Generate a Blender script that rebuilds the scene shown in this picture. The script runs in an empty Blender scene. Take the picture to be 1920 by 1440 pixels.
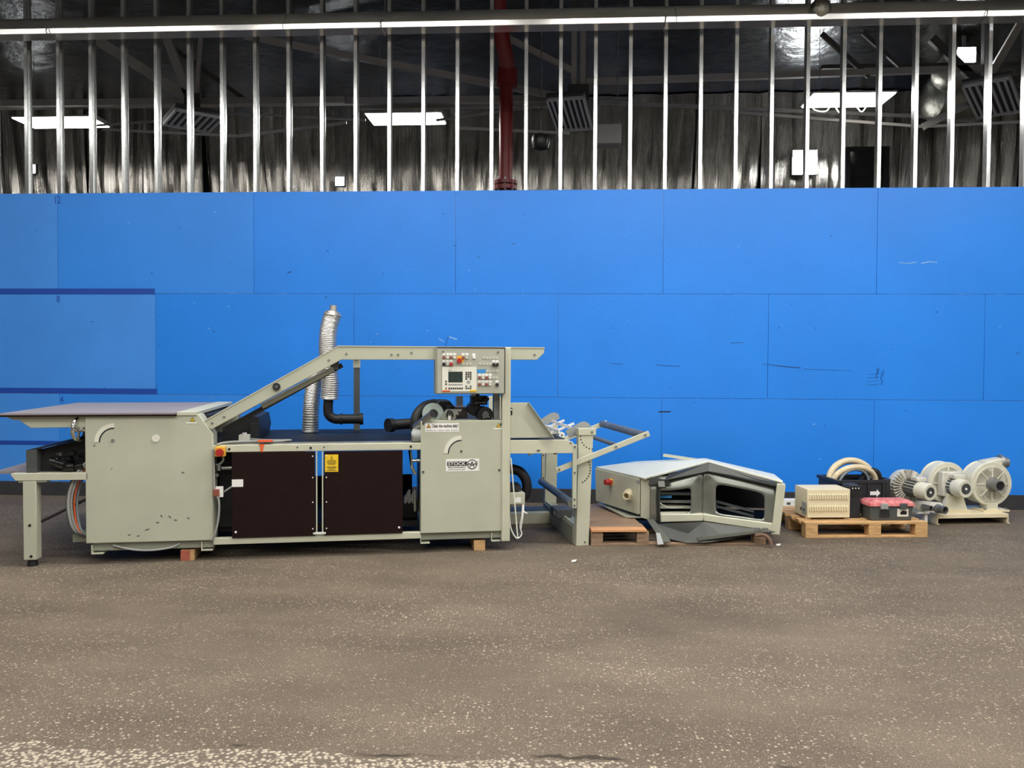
import bpy, bmesh, math, random
from mathutils import Vector, Matrix
random.seed(7)
SC = bpy.context.scene
COL = SC.collection
R = math.radians
PI = math.pi

# ---------------------------------------------------------------- camera
def make_camera():
    yaw, pitch, roll, fpx, h = R(3.25), R(-1.543), R(0.294), 1520.0, 1.663
    fw = Vector((-math.sin(yaw)*math.cos(pitch), math.cos(yaw)*math.cos(pitch), math.sin(pitch)))
    rt = Vector((math.cos(yaw), math.sin(yaw), 0)); up = rt.cross(fw)
    r2 = rt*math.cos(roll)+up*math.sin(roll); u2 = up*math.cos(roll)-rt*math.sin(roll)
    m = Matrix.Identity(4)
    for i in range(3):
        m[i][0], m[i][1], m[i][2] = r2[i], u2[i], -fw[i]
    m[2][3] = h
    cd = bpy.data.cameras.new('camera'); cd.sensor_width = 36; cd.lens = 36*fpx/1920
    cd.clip_end = 200
    co = bpy.data.objects.new('camera', cd); COL.objects.link(co); co.matrix_world = m
    SC.camera = co
make_camera()

# ---------------------------------------------------------------- world, exposure
w = bpy.data.worlds.new('world'); SC.world = w; w.use_nodes = True
w.node_tree.nodes['Background'].inputs[0].default_value = (.9, .95, 1, 1)
w.node_tree.nodes['Background'].inputs[1].default_value = .02
SC.view_settings.view_transform = 'Standard'; SC.view_settings.look = 'None'
SC.view_settings.exposure = 0.0; SC.view_settings.gamma = 1.0
SC.view_settings.use_curve_mapping = False
HALL_POWER = 138.0      # watts of each ceiling light over the hall
BACK_POWER = 85.0       # watts of each ceiling light beyond the stud wall

# ---------------------------------------------------------------- materials
MATS = {}
def nt(name):
    m = bpy.data.materials.new(name); m.use_nodes = True
    n = m.node_tree; b = n.nodes['Principled BSDF']
    return m, n, b
def lin(c):
    return tuple((x/12.92 if x <= .04045 else ((x+.055)/1.055)**2.4) for x in [v/255 for v in c])
def mat(name, col, rough=.5, metal=0, var=0, vscale=6, bump=0, bscale=40, spec=.5, srgb=True, stretch=None, emit=None, alpha=None, var2=None):
    if name in MATS: return MATS[name]
    m, n, b = nt(name); c = lin(col) if srgb else col
    b.inputs['Base Color'].default_value = (*c, 1)
    b.inputs['Roughness'].default_value = rough; b.inputs['Metallic'].default_value = metal
    b.inputs['Specular IOR Level'].default_value = spec
    L = n.links
    tc = n.nodes.new('ShaderNodeTexCoord'); mp = n.nodes.new('ShaderNodeMapping')
    L.new(tc.outputs['Object'], mp.inputs['Vector'])
    if stretch: mp.inputs['Scale'].default_value = stretch
    if var:
        no = n.nodes.new('ShaderNodeTexNoise'); no.inputs['Scale'].default_value = vscale; no.inputs['Detail'].default_value = 6
        L.new(mp.outputs[0], no.inputs['Vector'])
        cr = n.nodes.new('ShaderNodeValToRGB')
        lo = tuple(max(0, x*(1-var)) for x in c); hi = tuple(min(1, x*(1+var)) for x in c)
        if var2: hi = lin(var2)
        cr.color_ramp.elements[0].position = .3; cr.color_ramp.elements[1].position = .7
        cr.color_ramp.elements[0].color = (*lo, 1); cr.color_ramp.elements[1].color = (*hi, 1)
        L.new(no.outputs['Fac'], cr.inputs['Fac']); L.new(cr.outputs['Color'], b.inputs['Base Color'])
    if bump:
        nb = n.nodes.new('ShaderNodeTexNoise'); nb.inputs['Scale'].default_value = bscale; nb.inputs['Detail'].default_value = 4
        L.new(mp.outputs[0], nb.inputs['Vector'])
        bu = n.nodes.new('ShaderNodeBump'); bu.inputs['Strength'].default_value = bump; bu.inputs['Distance'].default_value = .02
        L.new(nb.outputs['Fac'], bu.inputs['Height']); L.new(bu.outputs['Normal'], b.inputs['Normal'])
    if emit:
        b.inputs['Emission Color'].default_value = (*emit[0], 1); b.inputs['Emission Strength'].default_value = emit[1]
    MATS[name] = m
    return m

beige = mat('beige machine paint', (180, 183, 163), .5, var=.05, vscale=3, bump=.05, bscale=220)
beige2 = mat('pale machine paint', (192, 193, 172), .45, var=.05, vscale=4)
beige_dk = mat('grey beige paint', (142, 145, 130), .55, var=.08, vscale=5)
cream = mat('cream enamel', (224, 212, 178), .45, var=.04, vscale=5)
brown = mat('brown phenolic board', (34, 21, 20), .75, spec=.1, var=.12, vscale=8)
slabtop = mat('worn brown tabletop with painted sheen', (144, 138, 142), .5, spec=.3, var=.12, vscale=3, stretch=(1, 8, 1))  # glancing lamp reflection painted into the top as a paler colour
black = mat('black rubber', (22, 23, 25), .55, var=.2, vscale=20)
blackgl = mat('black gloss metal', (18, 18, 20), .3)
belt = mat('black conveyor belt', (26, 28, 33), .6, spec=.25, var=.25, vscale=5, stretch=(1, 14, 1))
dark = mat('dark machine interior', (30, 31, 34), .7, var=.3, vscale=8)
steel = mat('bare steel', (176, 178, 178), .3, 1)
steel_dull = mat('dull galvanised steel', (150, 152, 150), .5, .8, var=.15, vscale=10)
chrome = mat('chrome', (220, 220, 218), .12, 1)
flexal = mat('flexible aluminium duct foil', (205, 203, 198), .36, .9, bump=.2, bscale=60)
grey = mat('grey plastic', (150, 154, 152), .5)
greydk = mat('dark grey plastic', (74, 78, 78), .55, var=.1, vscale=12)
tubegrey = mat('worn grey roller tube', (112, 114, 112), .45, .3, var=.2, vscale=18)
white = mat('white label', (232, 232, 228), .5)
offwhite = mat('off white scale plate', (220, 220, 206), .5)
ink = mat('black print', (20, 20, 22), .6)
yellow = mat('yellow sticker', (236, 196, 38), .5)
ambery = mat('amber yellow plastic', (222, 168, 50), .45)
red = mat('red plastic', (168, 40, 34), .4)
redlamp = mat('rust red button', (140, 78, 66), .4)
orange = mat('orange tape', (226, 98, 52), .5)
bluelab = mat('blue label', (54, 138, 200), .5)
pink = mat('dusty red lid plastic', (202, 84, 88), .6, var=.25, vscale=20, var2=(226, 150, 148))
screen = mat('dark lcd screen', (46, 58, 54), .25)
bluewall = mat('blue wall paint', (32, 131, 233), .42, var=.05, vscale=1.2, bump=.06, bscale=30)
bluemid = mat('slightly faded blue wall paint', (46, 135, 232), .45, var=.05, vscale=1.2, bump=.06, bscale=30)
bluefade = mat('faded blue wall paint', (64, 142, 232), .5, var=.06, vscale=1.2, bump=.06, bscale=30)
bluedk = mat('dark blue stripe paint', (20, 70, 168), .5)
bluescuff = mat('dark blue scuff', (18, 56, 120), .6)
bluepale = mat('pale blue scratch', (132, 180, 232), .6)
baseb = mat('dark grey base strip', (52, 52, 56), .6, var=.15, vscale=5)
galv = mat('galvanised stud steel', (214, 216, 216), .22, .9, var=.06, vscale=3, bump=.03, bscale=25)
oldpaint = mat('grey truss paint', (150, 146, 138), .6, var=.1, vscale=4)
truss_dk = mat('dark truss paint', (66, 64, 62), .6, var=.15, vscale=4)
redpipe = mat('dark red pipe paint', (120, 22, 24), .35)
woodL = mat('pale pallet wood', (200, 160, 110), .7, var=.26, vscale=9, stretch=(1, 9, 9), bump=.2, bscale=30)
woodD = mat('weathered pallet wood', (150, 124, 100), .75, var=.28, vscale=9, stretch=(1, 9, 9), bump=.25, bscale=30)
woodO = mat('fresh cut board edge', (204, 150, 104), .7, var=.15, vscale=12, stretch=(1, 9, 9))
woodR = mat('red painted block end', (170, 92, 74), .7, var=.2, vscale=25)
crgrey = mat('bent grey sheet metal', (134, 138, 130), .3, .6, var=.1, vscale=6, bump=.12, bscale=6)
crdark = mat('dark grey sheet metal', (58, 60, 57), .4, .3, var=.12, vscale=6, bump=.12, bscale=6)
hosecream = mat('cream rubber hose', (214, 198, 164), .5, var=.1, vscale=14)
hosegrey = mat('grey blue hose', (128, 138, 144), .5, var=.1, vscale=14)
crateblk = mat('black crate plastic', (40, 42, 46), .45, var=.1, vscale=9)
blowerp = mat('grey cream blower casting', (210, 208, 190), .45, var=.08, vscale=9, bump=.1, bscale=40)
alucast = mat('cast aluminium', (208, 206, 194), .45, .15, var=.12, vscale=12, bump=.2, bscale=60)
trunkm = mat('bright trunking steel', (244, 244, 240), .2, .9, var=.1, vscale=2)
cable = mat('grey cable', (150, 152, 148), .5)
paperm = mat('white paper scrap', (218, 216, 208), .8)

def foil(name, col, rough, sc, bump, stretch):
    m, n, b = nt(name); L = n.links
    b.inputs['Metallic'].default_value = 1; b.inputs['Roughness'].default_value = rough
    tc = n.nodes.new('ShaderNodeTexCoord'); mp = n.nodes.new('ShaderNodeMapping'); mp.inputs['Scale'].default_value = stretch
    L.new(tc.outputs['Object'], mp.inputs[0])
    no = n.nodes.new('ShaderNodeTexNoise'); no.inputs['Scale'].default_value = sc; no.inputs['Detail'].default_value = 8; no.inputs['Roughness'].default_value = .6
    L.new(mp.outputs[0], no.inputs['Vector'])
    n2 = n.nodes.new('ShaderNodeTexNoise'); n2.inputs['Scale'].default_value = .7; n2.inputs['Detail'].default_value = 4
    L.new(tc.outputs['Object'], n2.inputs['Vector'])
    cr = n.nodes.new('ShaderNodeValToRGB'); c = lin(col)
    cr.color_ramp.elements[0].color = (*[x*.45 for x in c], 1); cr.color_ramp.elements[1].color = (*c, 1)
    cr.color_ramp.elements[0].position = .35; cr.color_ramp.elements[1].position = .65
    L.new(n2.outputs['Fac'], cr.inputs[0]); L.new(cr.outputs[0], b.inputs['Base Color'])
    bu = n.nodes.new('ShaderNodeBump'); bu.inputs['Strength'].default_value = bump; bu.inputs['Distance'].default_value = .06
    L.new(no.outputs['Fac'], bu.inputs['Height']); L.new(bu.outputs[0], b.inputs['Normal'])
    MATS[name] = m
    return m
foil_wall = foil('foil faced wall insulation', (210, 207, 200), .14, 2.2, .55, (7, 1, .45))
foil_ceil = foil('foil faced roof insulation', (132, 136, 136), .2, 1.6, .8, (1, 1, 1))
foil_roll = foil('crinkled silver foil', (206, 204, 190), .3, 3, .7, (2.5, 1, 1))

def floor_mat():
    m, n, b = nt('worn speckled floor'); L = n.links
    tc = n.nodes.new('ShaderNodeTexCoord')
    def noise(sc, det=5, rough=.55, vec=None):
        x = n.nodes.new('ShaderNodeTexNoise'); x.inputs['Scale'].default_value = sc; x.inputs['Detail'].default_value = det
        x.inputs['Roughness'].default_value = rough
        L.new(vec or tc.outputs['Object'], x.inputs['Vector']); return x.outputs['Fac']
    def ramp(src, p0, c0, p1, c1):
        r = n.nodes.new('ShaderNodeValToRGB'); e = r.color_ramp.elements
        e[0].position = p0; e[1].position = p1; e[0].color = (*c0, 1); e[1].color = (*c1, 1)
        L.new(src, r.inputs[0]); return r.outputs[0]
    def math_(op, a, bb):
        x = n.nodes.new('ShaderNodeMath'); x.operation = op
        for i, v in enumerate((a, bb)):
            if isinstance(v, (int, float)): x.inputs[i].default_value = v
            else: L.new(v, x.inputs[i])
        return x.outputs[0]
    def mix(f, a, bb, mode='MIX'):
        x = n.nodes.new('ShaderNodeMix'); x.data_type = 'RGBA'; x.blend_type = mode
        if isinstance(f, (int, float)): x.inputs[0].default_value = f
        else: L.new(f, x.inputs[0])
        for i, v in ((6, a), (7, bb)):
            if isinstance(v, tuple): x.inputs[i].default_value = (*v, 1)
            else: L.new(v, x.inputs[i])
        return x.outputs[2]
    mp = n.nodes.new('ShaderNodeMapping'); mp.inputs['Scale'].default_value = (.6, 1.2, 1); mp.inputs['Rotation'].default_value = (0, 0, .12)
    L.new(tc.outputs['Object'], mp.inputs[0])
    base = ramp(noise(1.3, 8, .6, mp.outputs[0]), .28, lin((106, 95, 83)), .74, lin((138, 125, 108)))
    # fine grit
    grit = ramp(noise(120, 3, .7), .35, lin((150, 150, 150)), .7, lin((255, 255, 255)))
    col = mix(.75, base, grit, 'MULTIPLY')
    # stone chips
    for sc, thr, c, amt in ((46, .62, (204, 190, 168), .6), (75, .6, (190, 176, 156), .55), (58, .16, (66, 58, 50), .6), (110, .6, (180, 168, 150), .6), (95, .16, (70, 62, 54), .5)):
        v = n.nodes.new('ShaderNodeTexVoronoi'); v.inputs['Scale'].default_value = sc
        L.new(tc.outputs['Object'], v.inputs['Vector'])
        sep = n.nodes.new('ShaderNodeSeparateColor'); L.new(v.outputs['Color'], sep.inputs[0])
        if thr > .5:
            pick = math_('GREATER_THAN', sep.outputs[0], .80)
        else:
            pick = math_('LESS_THAN', sep.outputs[1], .12)
        near = math_('LESS_THAN', v.outputs['Distance'], .33)
        patch = ramp(noise(.9, 4, .6, mp.outputs[0]), .38, (0, 0, 0), .62, (1, 1, 1))
        f = math_('MULTIPLY', math_('MULTIPLY', pick, near), amt)
        pf = n.nodes.new('ShaderNodeRGBToBW'); L.new(patch, pf.inputs[0])
        f = math_('MULTIPLY', f, math_('ADD', math_('MULTIPLY', pf.outputs[0], .75), .25))
        col = mix(f, col, lin(c))
    # worn bare aggregate band nearest the camera
    sp = n.nodes.new('ShaderNodeSeparateXYZ'); L.new(tc.outputs['Object'], sp.inputs[0])
    edge = math_('ADD', sp.outputs[1], math_('MULTIPLY', math_('SUBTRACT', noise(1.6, 6), .5), .3))
    band = math_('LESS_THAN', edge, 3.33)
    v = n.nodes.new('ShaderNodeTexVoronoi'); v.inputs['Scale'].default_value = 55; L.new(tc.outputs['Object'], v.inputs['Vector'])
    stones = ramp(v.outputs['Distance'], .25, lin((196, 184, 164)), .6, lin((104, 94, 84)))
    col = mix(math_('MULTIPLY', band, .85), col, stones)
    # dark worn cracks along that edge
    crk = math_('MULTIPLY', math_('LESS_THAN', math_('ABSOLUTE', math_('SUBTRACT', edge, 3.36), 0), .012), ramp_bw(n, L, noise(2.3, 3), .5, .6))
    col = mix(math_('MULTIPLY', crk, .8), col, lin((52, 46, 40)))
    # broad oily patches
    oil = ramp_bw(n, L, noise(.55, 5, .6), .52, .7)
    col = mix(math_('MULTIPLY', oil, .2), col, lin((70, 66, 62)))
    L.new(col, b.inputs['Base Color'])
    b.inputs['Roughness'].default_value = .8; b.inputs['Specular IOR Level'].default_value = .15
    bu = n.nodes.new('ShaderNodeBump'); bu.inputs['Strength'].default_value = .35; bu.inputs['Distance'].default_value = .006
    L.new(noise(70, 4), bu.inputs['Height']); L.new(bu.outputs[0], b.inputs['Normal'])
    return m
def ramp_bw(n, L, src, a, c):
    x = n.nodes.new('ShaderNodeMapRange'); x.inputs[1].default_value = a; x.inputs[2].default_value = c
    L.new(src, x.inputs[0]); return x.outputs[0]
floorm = floor_mat()

# ---------------------------------------------------------------- geometry helpers
def crv(pts, n=8):
    """smooth path through points"""
    P = [Vector(p) for p in pts]; out = []
    for i in range(len(P)-1):
        p0 = P[max(i-1, 0)]; p1 = P[i]; p2 = P[i+1]; p3 = P[min(i+2, len(P)-1)]
        for k in range(n):
            t = k/n
            out.append(.5*((2*p1)+(p2-p0)*t+(2*p0-5*p1+4*p2-p3)*t*t+(3*p1-p0-3*p2+p3)*t**3))
    out.append(P[-1]); return out
def basis(d):
    d = Vector(d).normalized()
    a = Vector((0, 0, 1)) if abs(d.z) < .9 else Vector((1, 0, 0))
    x = a.cross(d).normalized(); return x, d.cross(x), d

class S:
    """collects solids into one mesh"""
    def __init__(s): s.v = []; s.f = []
    def _add(s, vs, fs):
        o = len(s.v); s.v += [tuple(v) for v in vs]; s.f += [tuple(i+o for i in f) for f in fs]; return s
    def box(s, x0, x1, y0, y1, z0, z1):
        return s._add([(x, y, z) for z in (z0, z1) for y in (y0, y1) for x in (x0, x1)],
                      [(0, 2, 3, 1), (4, 5, 7, 6), (0, 1, 5, 4), (2, 6, 7, 3), (0, 4, 6, 2), (1, 3, 7, 5)])
    def prism(s, pts, ax, a, b):
        n = len(pts)
        def p(q, t):
            if ax == 'y': return (q[0], t, q[1])
            if ax == 'x': return (t, q[0], q[1])
            return (q[0], q[1], t)
        vs = [p(q, a) for q in pts]+[p(q, b) for q in pts]
        fs = [tuple(range(n)), tuple(range(2*n-1, n-1, -1))]+[(i, (i+1) % n, n+(i+1) % n, n+i) for i in range(n)]
        return s._add(vs, fs)
    def hexa(s, lo, hi):
        """two quads of four points joined"""
        return s._add(list(lo)+list(hi), [(0, 1, 2, 3), (7, 6, 5, 4)]+[(i, (i+1) % 4, 4+(i+1) % 4, 4+i) for i in range(4)])
    def slab(s, poly, t):
        """flat polygon in 3D given thickness t against its normal"""
        P = [Vector(q) for q in poly]; nrm = (P[1]-P[0]).cross(P[2]-P[0]).normalized()*t
        n = len(P)
        return s._add(P+[q-nrm for q in P], [tuple(range(n)), tuple(range(2*n-1, n-1, -1))]+[(i, (i+1) % n, n+(i+1) % n, n+i) for i in range(n)])
    def cyl(s, p0, p1, r0, r1=None, n=20, cap=True):
        r1 = r0 if r1 is None else r1
        x, y, d = basis(Vector(p1)-Vector(p0)); vs = []
        for p, r in ((p0, r0), (p1, r1)):
            for i in range(n):
                a = 2*PI*i/n; vs.append(Vector(p)+x*math.cos(a)*r+y*math.sin(a)*r)
        fs = [(i, (i+1) % n, n+(i+1) % n, n+i) for i in range(n)]
        if cap: fs += [tuple(range(n-1, -1, -1)), tuple(range(n, 2*n))]
        return s._add(vs, fs)
    def tube(s, pts, r, n=10, cap=True):
        P = [Vector(p) for p in pts]; m = len(P); vs = []
        x, y, d = basis(P[1]-P[0])
        for i in range(m):
            t = (P[min(i+1, m-1)]-P[max(i-1, 0)]).normalized()
            x = (x-t*x.dot(t)).normalized(); y = t.cross(x)
            rr = r(i/(m-1)) if callable(r) else r
            for k in range(n):
                a = 2*PI*k/n; vs.append(P[i]+(x*math.cos(a)+y*math.sin(a))*rr)
        fs = [(i*n+k, i*n+(k+1) % n, (i+1)*n+(k+1) % n, (i+1)*n+k) for i in range(m-1) for k in range(n)]
        if cap: fs += [tuple(range(n-1, -1, -1)), tuple((m-1)*n+k for k in range(n))]
        return s._add(vs, fs)
    def lathe(s, prof, c, d, n=32):
        """prof: (radius, height along d) pairs"""
        x, y, d = basis(d); c = Vector(c); vs = []; m = len(prof)
        for r, h in prof:
            for k in range(n):
                a = 2*PI*k/n; vs.append(c+d*h+(x*math.cos(a)+y*math.sin(a))*max(r, 1e-4))
        fs = [(i*n+k, i*n+(k+1) % n, (i+1)*n+(k+1) % n, (i+1)*n+k) for i in range(m-1) for k in range(n)]
        fs += [tuple(range(n-1, -1, -1)), tuple((m-1)*n+k for k in range(n))]
        return s._add(vs, fs)
    def beam(s, p0, p1, w, h):
        """straight bar: w across, h upwards"""
        p0 = Vector(p0); p1 = Vector(p1); d = (p1-p0).normalized()
        a = Vector((0, 0, 1)) if abs(d.z) < .95 else Vector((0, 1, 0))
        x = d.cross(a).normalized()*w/2; y = x.cross(d).normalized()*h/2
        q = [-x-y, x-y, x+y, -x+y]
        return s.hexa([p0+v for v in q], [p1+v for v in q])
    def arc(s, c, r0, r1, a0, a1, y0, y1, n=14):
        """flat arc plate in the x-z plane"""
        pts = [(c[0]+r1*math.cos(a0+(a1-a0)*i/n), c[1]+r1*math.sin(a0+(a1-a0)*i/n)) for i in range(n+1)]
        pts += [(c[0]+r0*math.cos(a1+(a0-a1)*i/n), c[1]+r0*math.sin(a1+(a0-a1)*i/n)) for i in range(n+1)]
        # as quads so that the concave outline is safe
        for i in range(n):
            a, b = pts[i], pts[i+1]; cc, dd = pts[2*n-i], pts[2*n+1-i]
            s.prism([a, b, cc, dd], 'y', y0, y1)
        return s
    def mesh(s, name):
        me = bpy.data.meshes.new(name); me.from_pydata(s.v, [], s.f)
        bm = bmesh.new(); bm.from_mesh(me); bmesh.ops.recalc_face_normals(bm, faces=bm.faces); bm.to_mesh(me); bm.free()
        me.polygons.foreach_set('use_smooth', [True]*len(me.polygons))
        me.set_sharp_from_angle(angle=R(38))
        return me
    def o(s, name, m, parent=None, bev=0, label=None, flat=False):
        me = s.mesh(name); me.materials.append(m)
        if flat: me.polygons.foreach_set('use_smooth', [False]*len(me.polygons))
        ob = bpy.data.objects.new(name, me); COL.objects.link(ob)
        if parent: ob.parent = parent
        if bev:
            b = ob.modifiers.new('edge', 'BEVEL'); b.width = bev; b.segments = 2; b.limit_method = 'ANGLE'; b.angle_limit = R(35)
        if label: ob['label'] = label
        return ob
def inst(src, name, parent, loc=(0, 0, 0), rot=(0, 0, 0)):
    ob = bpy.data.objects.new(name, src.data); COL.objects.link(ob); ob.parent = parent
    ob.location = loc; ob.rotation_euler = rot
    for md in src.modifiers:
        b = ob.modifiers.new(md.name, 'BEVEL'); b.width = md.width; b.segments = md.segments; b.limit_method = 'ANGLE'; b.angle_limit = md.angle_limit
    return ob
def tag(o, label, cat, group=None):
    o['label'] = label; o['category'] = cat
    if group: o['group'] = group
    return o
def thing(name, label, cat, loc=(0, 0, 0), rz=0, group=None):
    e = bpy.data.objects.new(name, None); COL.objects.link(e); e.location = loc; e.rotation_euler = (0, 0, rz)
    e.empty_display_size = .1
    return tag(e, label, cat, group)
def struct(o): o['kind'] = 'structure'; return o
def text(txt, name, m, parent, x0, x1, z0, z1, y, ext=.0008, shear=0, bold=0):
    """flat lettering in the x-z plane facing -y, fitted to the given rectangle"""
    cu = bpy.data.curves.new(name, 'FONT'); cu.body = txt; cu.extrude = .02; cu.shear = shear; cu.offset = bold
    tmp = bpy.data.objects.new(name, cu); COL.objects.link(tmp)
    bpy.context.view_layer.update()
    dg = bpy.context.evaluated_depsgraph_get()
    me = bpy.data.meshes.new_from_object(tmp.evaluated_get(dg)); bpy.data.objects.remove(tmp); bpy.data.curves.remove(cu)
    xs = [v.co.x for v in me.vertices]; ys = [v.co.y for v in me.vertices]
    ax, bx, ay, by = min(xs), max(xs), min(ys), max(ys)
    for v in me.vertices:
        X = x0+(v.co.x-ax)/(bx-ax)*(x1-x0); Z = z0+(v.co.y-ay)/(by-ay)*(z1-z0)
        v.co = (X, y-ext*(1 if v.co.z > 0 else 0), Z)
    me.materials.clear(); me.materials.append(m)
    ob = bpy.data.objects.new(name, me); COL.objects.link(ob)
    if parent: ob.parent = parent
    return ob

# ================================================================ THE HALL
WY = 9.587                      # front of the blue wall
CEIL = 6.85
fl = struct(S().box(-13, 12, -10, 17, -.1, 0).o('floor', floorm)); tag(fl, 'worn grey brown floor with pale stone specks', 'floor')
ce = struct(S().box(-13, 12, -10, 17, CEIL, CEIL+.1).o('ceiling', foil_ceil)); tag(ce, 'dark crinkled foil roof insulation above the studs', 'ceiling')
hallwall = mat('pale hall wall paint', (176, 176, 172), .7)
for nm, a, lb in (('wall_left', (-13.1, -13, -10, 17, 0, CEIL), 'pale side wall of the hall out at the left'), ('wall_right', (12, 12.1, -10, 17, 0, CEIL), 'pale side wall of the hall out at the right'),
              ('wall_front', (-13, 12, -10.1, -10, 0, CEIL), 'pale hall wall behind the viewer')):
    tag(struct(S().box(*a).o(nm, hallwall)), lb, 'wall')
# far wall: hanging foil sheets with real folds
fw = struct(S().box(-13, 12, 16.2, 16.3, 0, CEIL).o('wall_far', truss_dk)); tag(fw, 'far wall hung with crinkled silver foil insulation', 'wall')
x = -12.0
while x < 10:
    wd = 1.22; n = 26; vs = []; fs = []
    rows = [0, 3.6, 4.2, 4.6, 5.0, 5.4, 5.8, 6.3, CEIL-.02]
    ph = [random.uniform(0, 6) for _ in range(4)]; lean = random.random()
    for r, z in enumerate(rows):
        for i in range(n+1):
            t = i/n; k = max(0, 1-abs(z-4.4)/3)
            yy = 16.1-(.06+.08*lean)*max(0, z-4.0)+.06*max(0, z-5.6)-.03*math.sin(9*t+ph[0]+z*.5)-.06*k*math.sin(23*t+ph[1]+.9*z)-.02*k*math.sin(51*t+ph[2]-1.3*z)
            vs.append((x+t*wd*1.01+.05*(CEIL-z)*math.sin(ph[3]), yy, z))
    m1 = n+1
    for r in range(len(rows)-1):
        for i in range(n): fs.append((r*m1+i, r*m1+i+1, (r+1)*m1+i+1, (r+1)*m1+i))
    S()._add(vs, fs).o('foil_sheet', foil_wall, fw)
    x += wd

# ---- the blue plywood wall on its steel studs
wb = struct(S().box(-8.6, 8.6, WY+.02, WY+.11, 0, .05).o('wall_back', galv)); tag(wb, 'bright blue painted plywood wall on open steel studs', 'wall')
X0, SH, SW, ZO = -6.099, 1.2192, 2.4384, .031
g = .0035
for row in range(3):
    off = .5 if row == 1 else 0
    k = -1-off
    xs = [X0+SW*(k+i) for i in range(8)]
    for i in range(len(xs)-1):
        a, b = xs[i]+g/2, xs[i+1]-g/2
        dy = random.uniform(0, .002)
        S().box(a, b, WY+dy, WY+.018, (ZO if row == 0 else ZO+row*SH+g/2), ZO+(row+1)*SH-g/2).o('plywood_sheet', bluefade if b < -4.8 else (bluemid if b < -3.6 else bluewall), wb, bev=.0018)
stud = None
for k in range(-18, 24):
    x = -1.21+.4064*k
    if stud is None:
        st = S(); W_, D_, t = .041, .092, .0025
        st.box(-W_/2, W_/2, 0, t, .0, 6.82).box(-W_/2, W_/2, D_-t, D_, 0, 6.82).box(-W_/2, -W_/2+t, t, D_-t, 0, 6.82)
        st.box(W_/2-t, W_/2, t, .012, 0, 6.82).box(W_/2-t, W_/2, D_-.012, D_-t, 0, 6.82)
        stud = st.o('stud', galv, wb); stud.location = (x, WY+.0185, 0)
    else:
        inst(stud, 'stud', wb, (x, WY+.0185, 0), (0, 0, random.uniform(-.03, .03)))
# painted height marks on the wall
for z0, z1, x1 in ((2.463, 2.533, -4.885), (1.252, 1.318, -4.865), (.618, .668, -4.88)):
    S().box(-8.5, x1, WY-.003, WY, z0, z1).o('painted_stripe', bluedk, wb)
text('12', 'height_number', bluedk, wb, -6.125, -6.055, 3.565, 3.652, WY-.0002)
text('8', 'height_number', bluedk, wb, -6.118, -6.078, 2.365, 2.445, WY-.0002)
text('4', 'height_number', bluedk, wb, -6.09, -6.045, 1.138, 1.215, WY-.0002)
# scuffs and scratches in the paint
def scuff(pts, m, wdt=.008):
    s = S()
    for (a, b), (c, d) in zip(pts, pts[1:]):
        s.beam((a, WY-.0004, b), (c, WY-.0004, d), .0008, wdt*random.uniform(.6, 1.2))
    s.o('scuff_mark', m, wb)
scuff([(2.37, 1.66), (2.45, 1.65), (2.52, 1.64), (2.72, 1.62), (2.81, 1.615)], bluescuff, .008)
scuff([(2.85, 1.6), (3.2, 1.59), (3.4, 1.585)], bluescuff, .004)
for dx, dz, l in ((0, 0, .1), (.02, .05, .08), (-.03, .09, .05), (.01, -.05, .06), (-.05, .03, .12)):
    scuff([(3.72+dx, 1.47+dz), (3.72+dx+.01, 1.47+dz+l)], bluescuff, .016)
for i in range(4): scuff([(3.55+.01*i, 1.42+.04*i), (3.7, 1.43+.04*i)], bluescuff, .003)
scuff([(1.18, 1.09), (1.32, 1.092)], ink, .012)
scuff([(1.15, 1.64), (1.27, 1.63), (1.42, 1.625)], bluescuff, .006); scuff([(.62, 1.655), (.76, 1.645)], bluescuff, .005)
scuff([(3.9, 2.83), (4.0, 2.82), (4.1, 2.835)], bluepale, .01); scuff([(4.15, 2.82), (4.24, 2.84), (4.33, 2.83)], bluepale, .014)
scuff([(-1.34, 1.85), (-1.3, 1.98)], bluescuff, .02); scuff([(-1.3, 1.96), (-1.2, 1.93)], bluepale, .02); scuff([(-1.42, 1.94), (-1.36, 1.9)], bluepale, .012)
scuff([(-3.25, 2.72), (-3.2, 2.735)], bluescuff, .01); scuff([(2.0, 1.9), (2.15, 1.905)], bluescuff, .005)
for _ in range(60):
    a, b = random.uniform(-6.8, 5.3), random.uniform(.5, 3.6)
    scuff([(a, b), (a+random.uniform(.008, .03), b+random.uniform(-.012, .012))], random.choice((bluescuff, bluescuff, bluepale)), .008)
bb = struct(S().box(-8.6, 8.6, WY-.022, WY, 0, .168).o('baseboard_back', baseb, bev=.003)); tag(bb, 'dark grey base strip along the blue wall', 'baseboard')

# ---- folded metal trunking along the studs
tr = thing('metal_trunking', 'long folded grey metal trunking running across the studs below the roof', 'trunking', (0, 0, 0))
for a, b in ((-9, -3.2), (-3.198, 1.3), (1.302, 8.6)):
    S().prism([(9.30, 5.49), (9.50, 5.49), (9.50, 5.73), (9.44, 5.73), (9.36, 5.62), (9.355, 5.556), (9.2898, 5.552)], 'x', a, b).o('trunking_length', trunkm, tr, bev=.004)
for xx in (-6.0, -2.05, 1.18, 4.67):
    S().tube(crv([(xx, 9.47, 6.8), (xx+.01, 9.44, 5.76), (xx, 9.28, 5.56), (xx-.005, 9.29, 5.48), (xx, 9.5, 5.478)], 5), .006, 6).o('hanger_wire', steel, tr)
S().lathe([(.0, -.12), (.07, -.1), (.115, -.04), (.12, .03), (.09, .09), (.02, .12)], (2.9, 9.36, 5.62), (.3, 0, 1), 14).o('crumpled_foil_wrap', foil_roll, tr)

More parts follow.
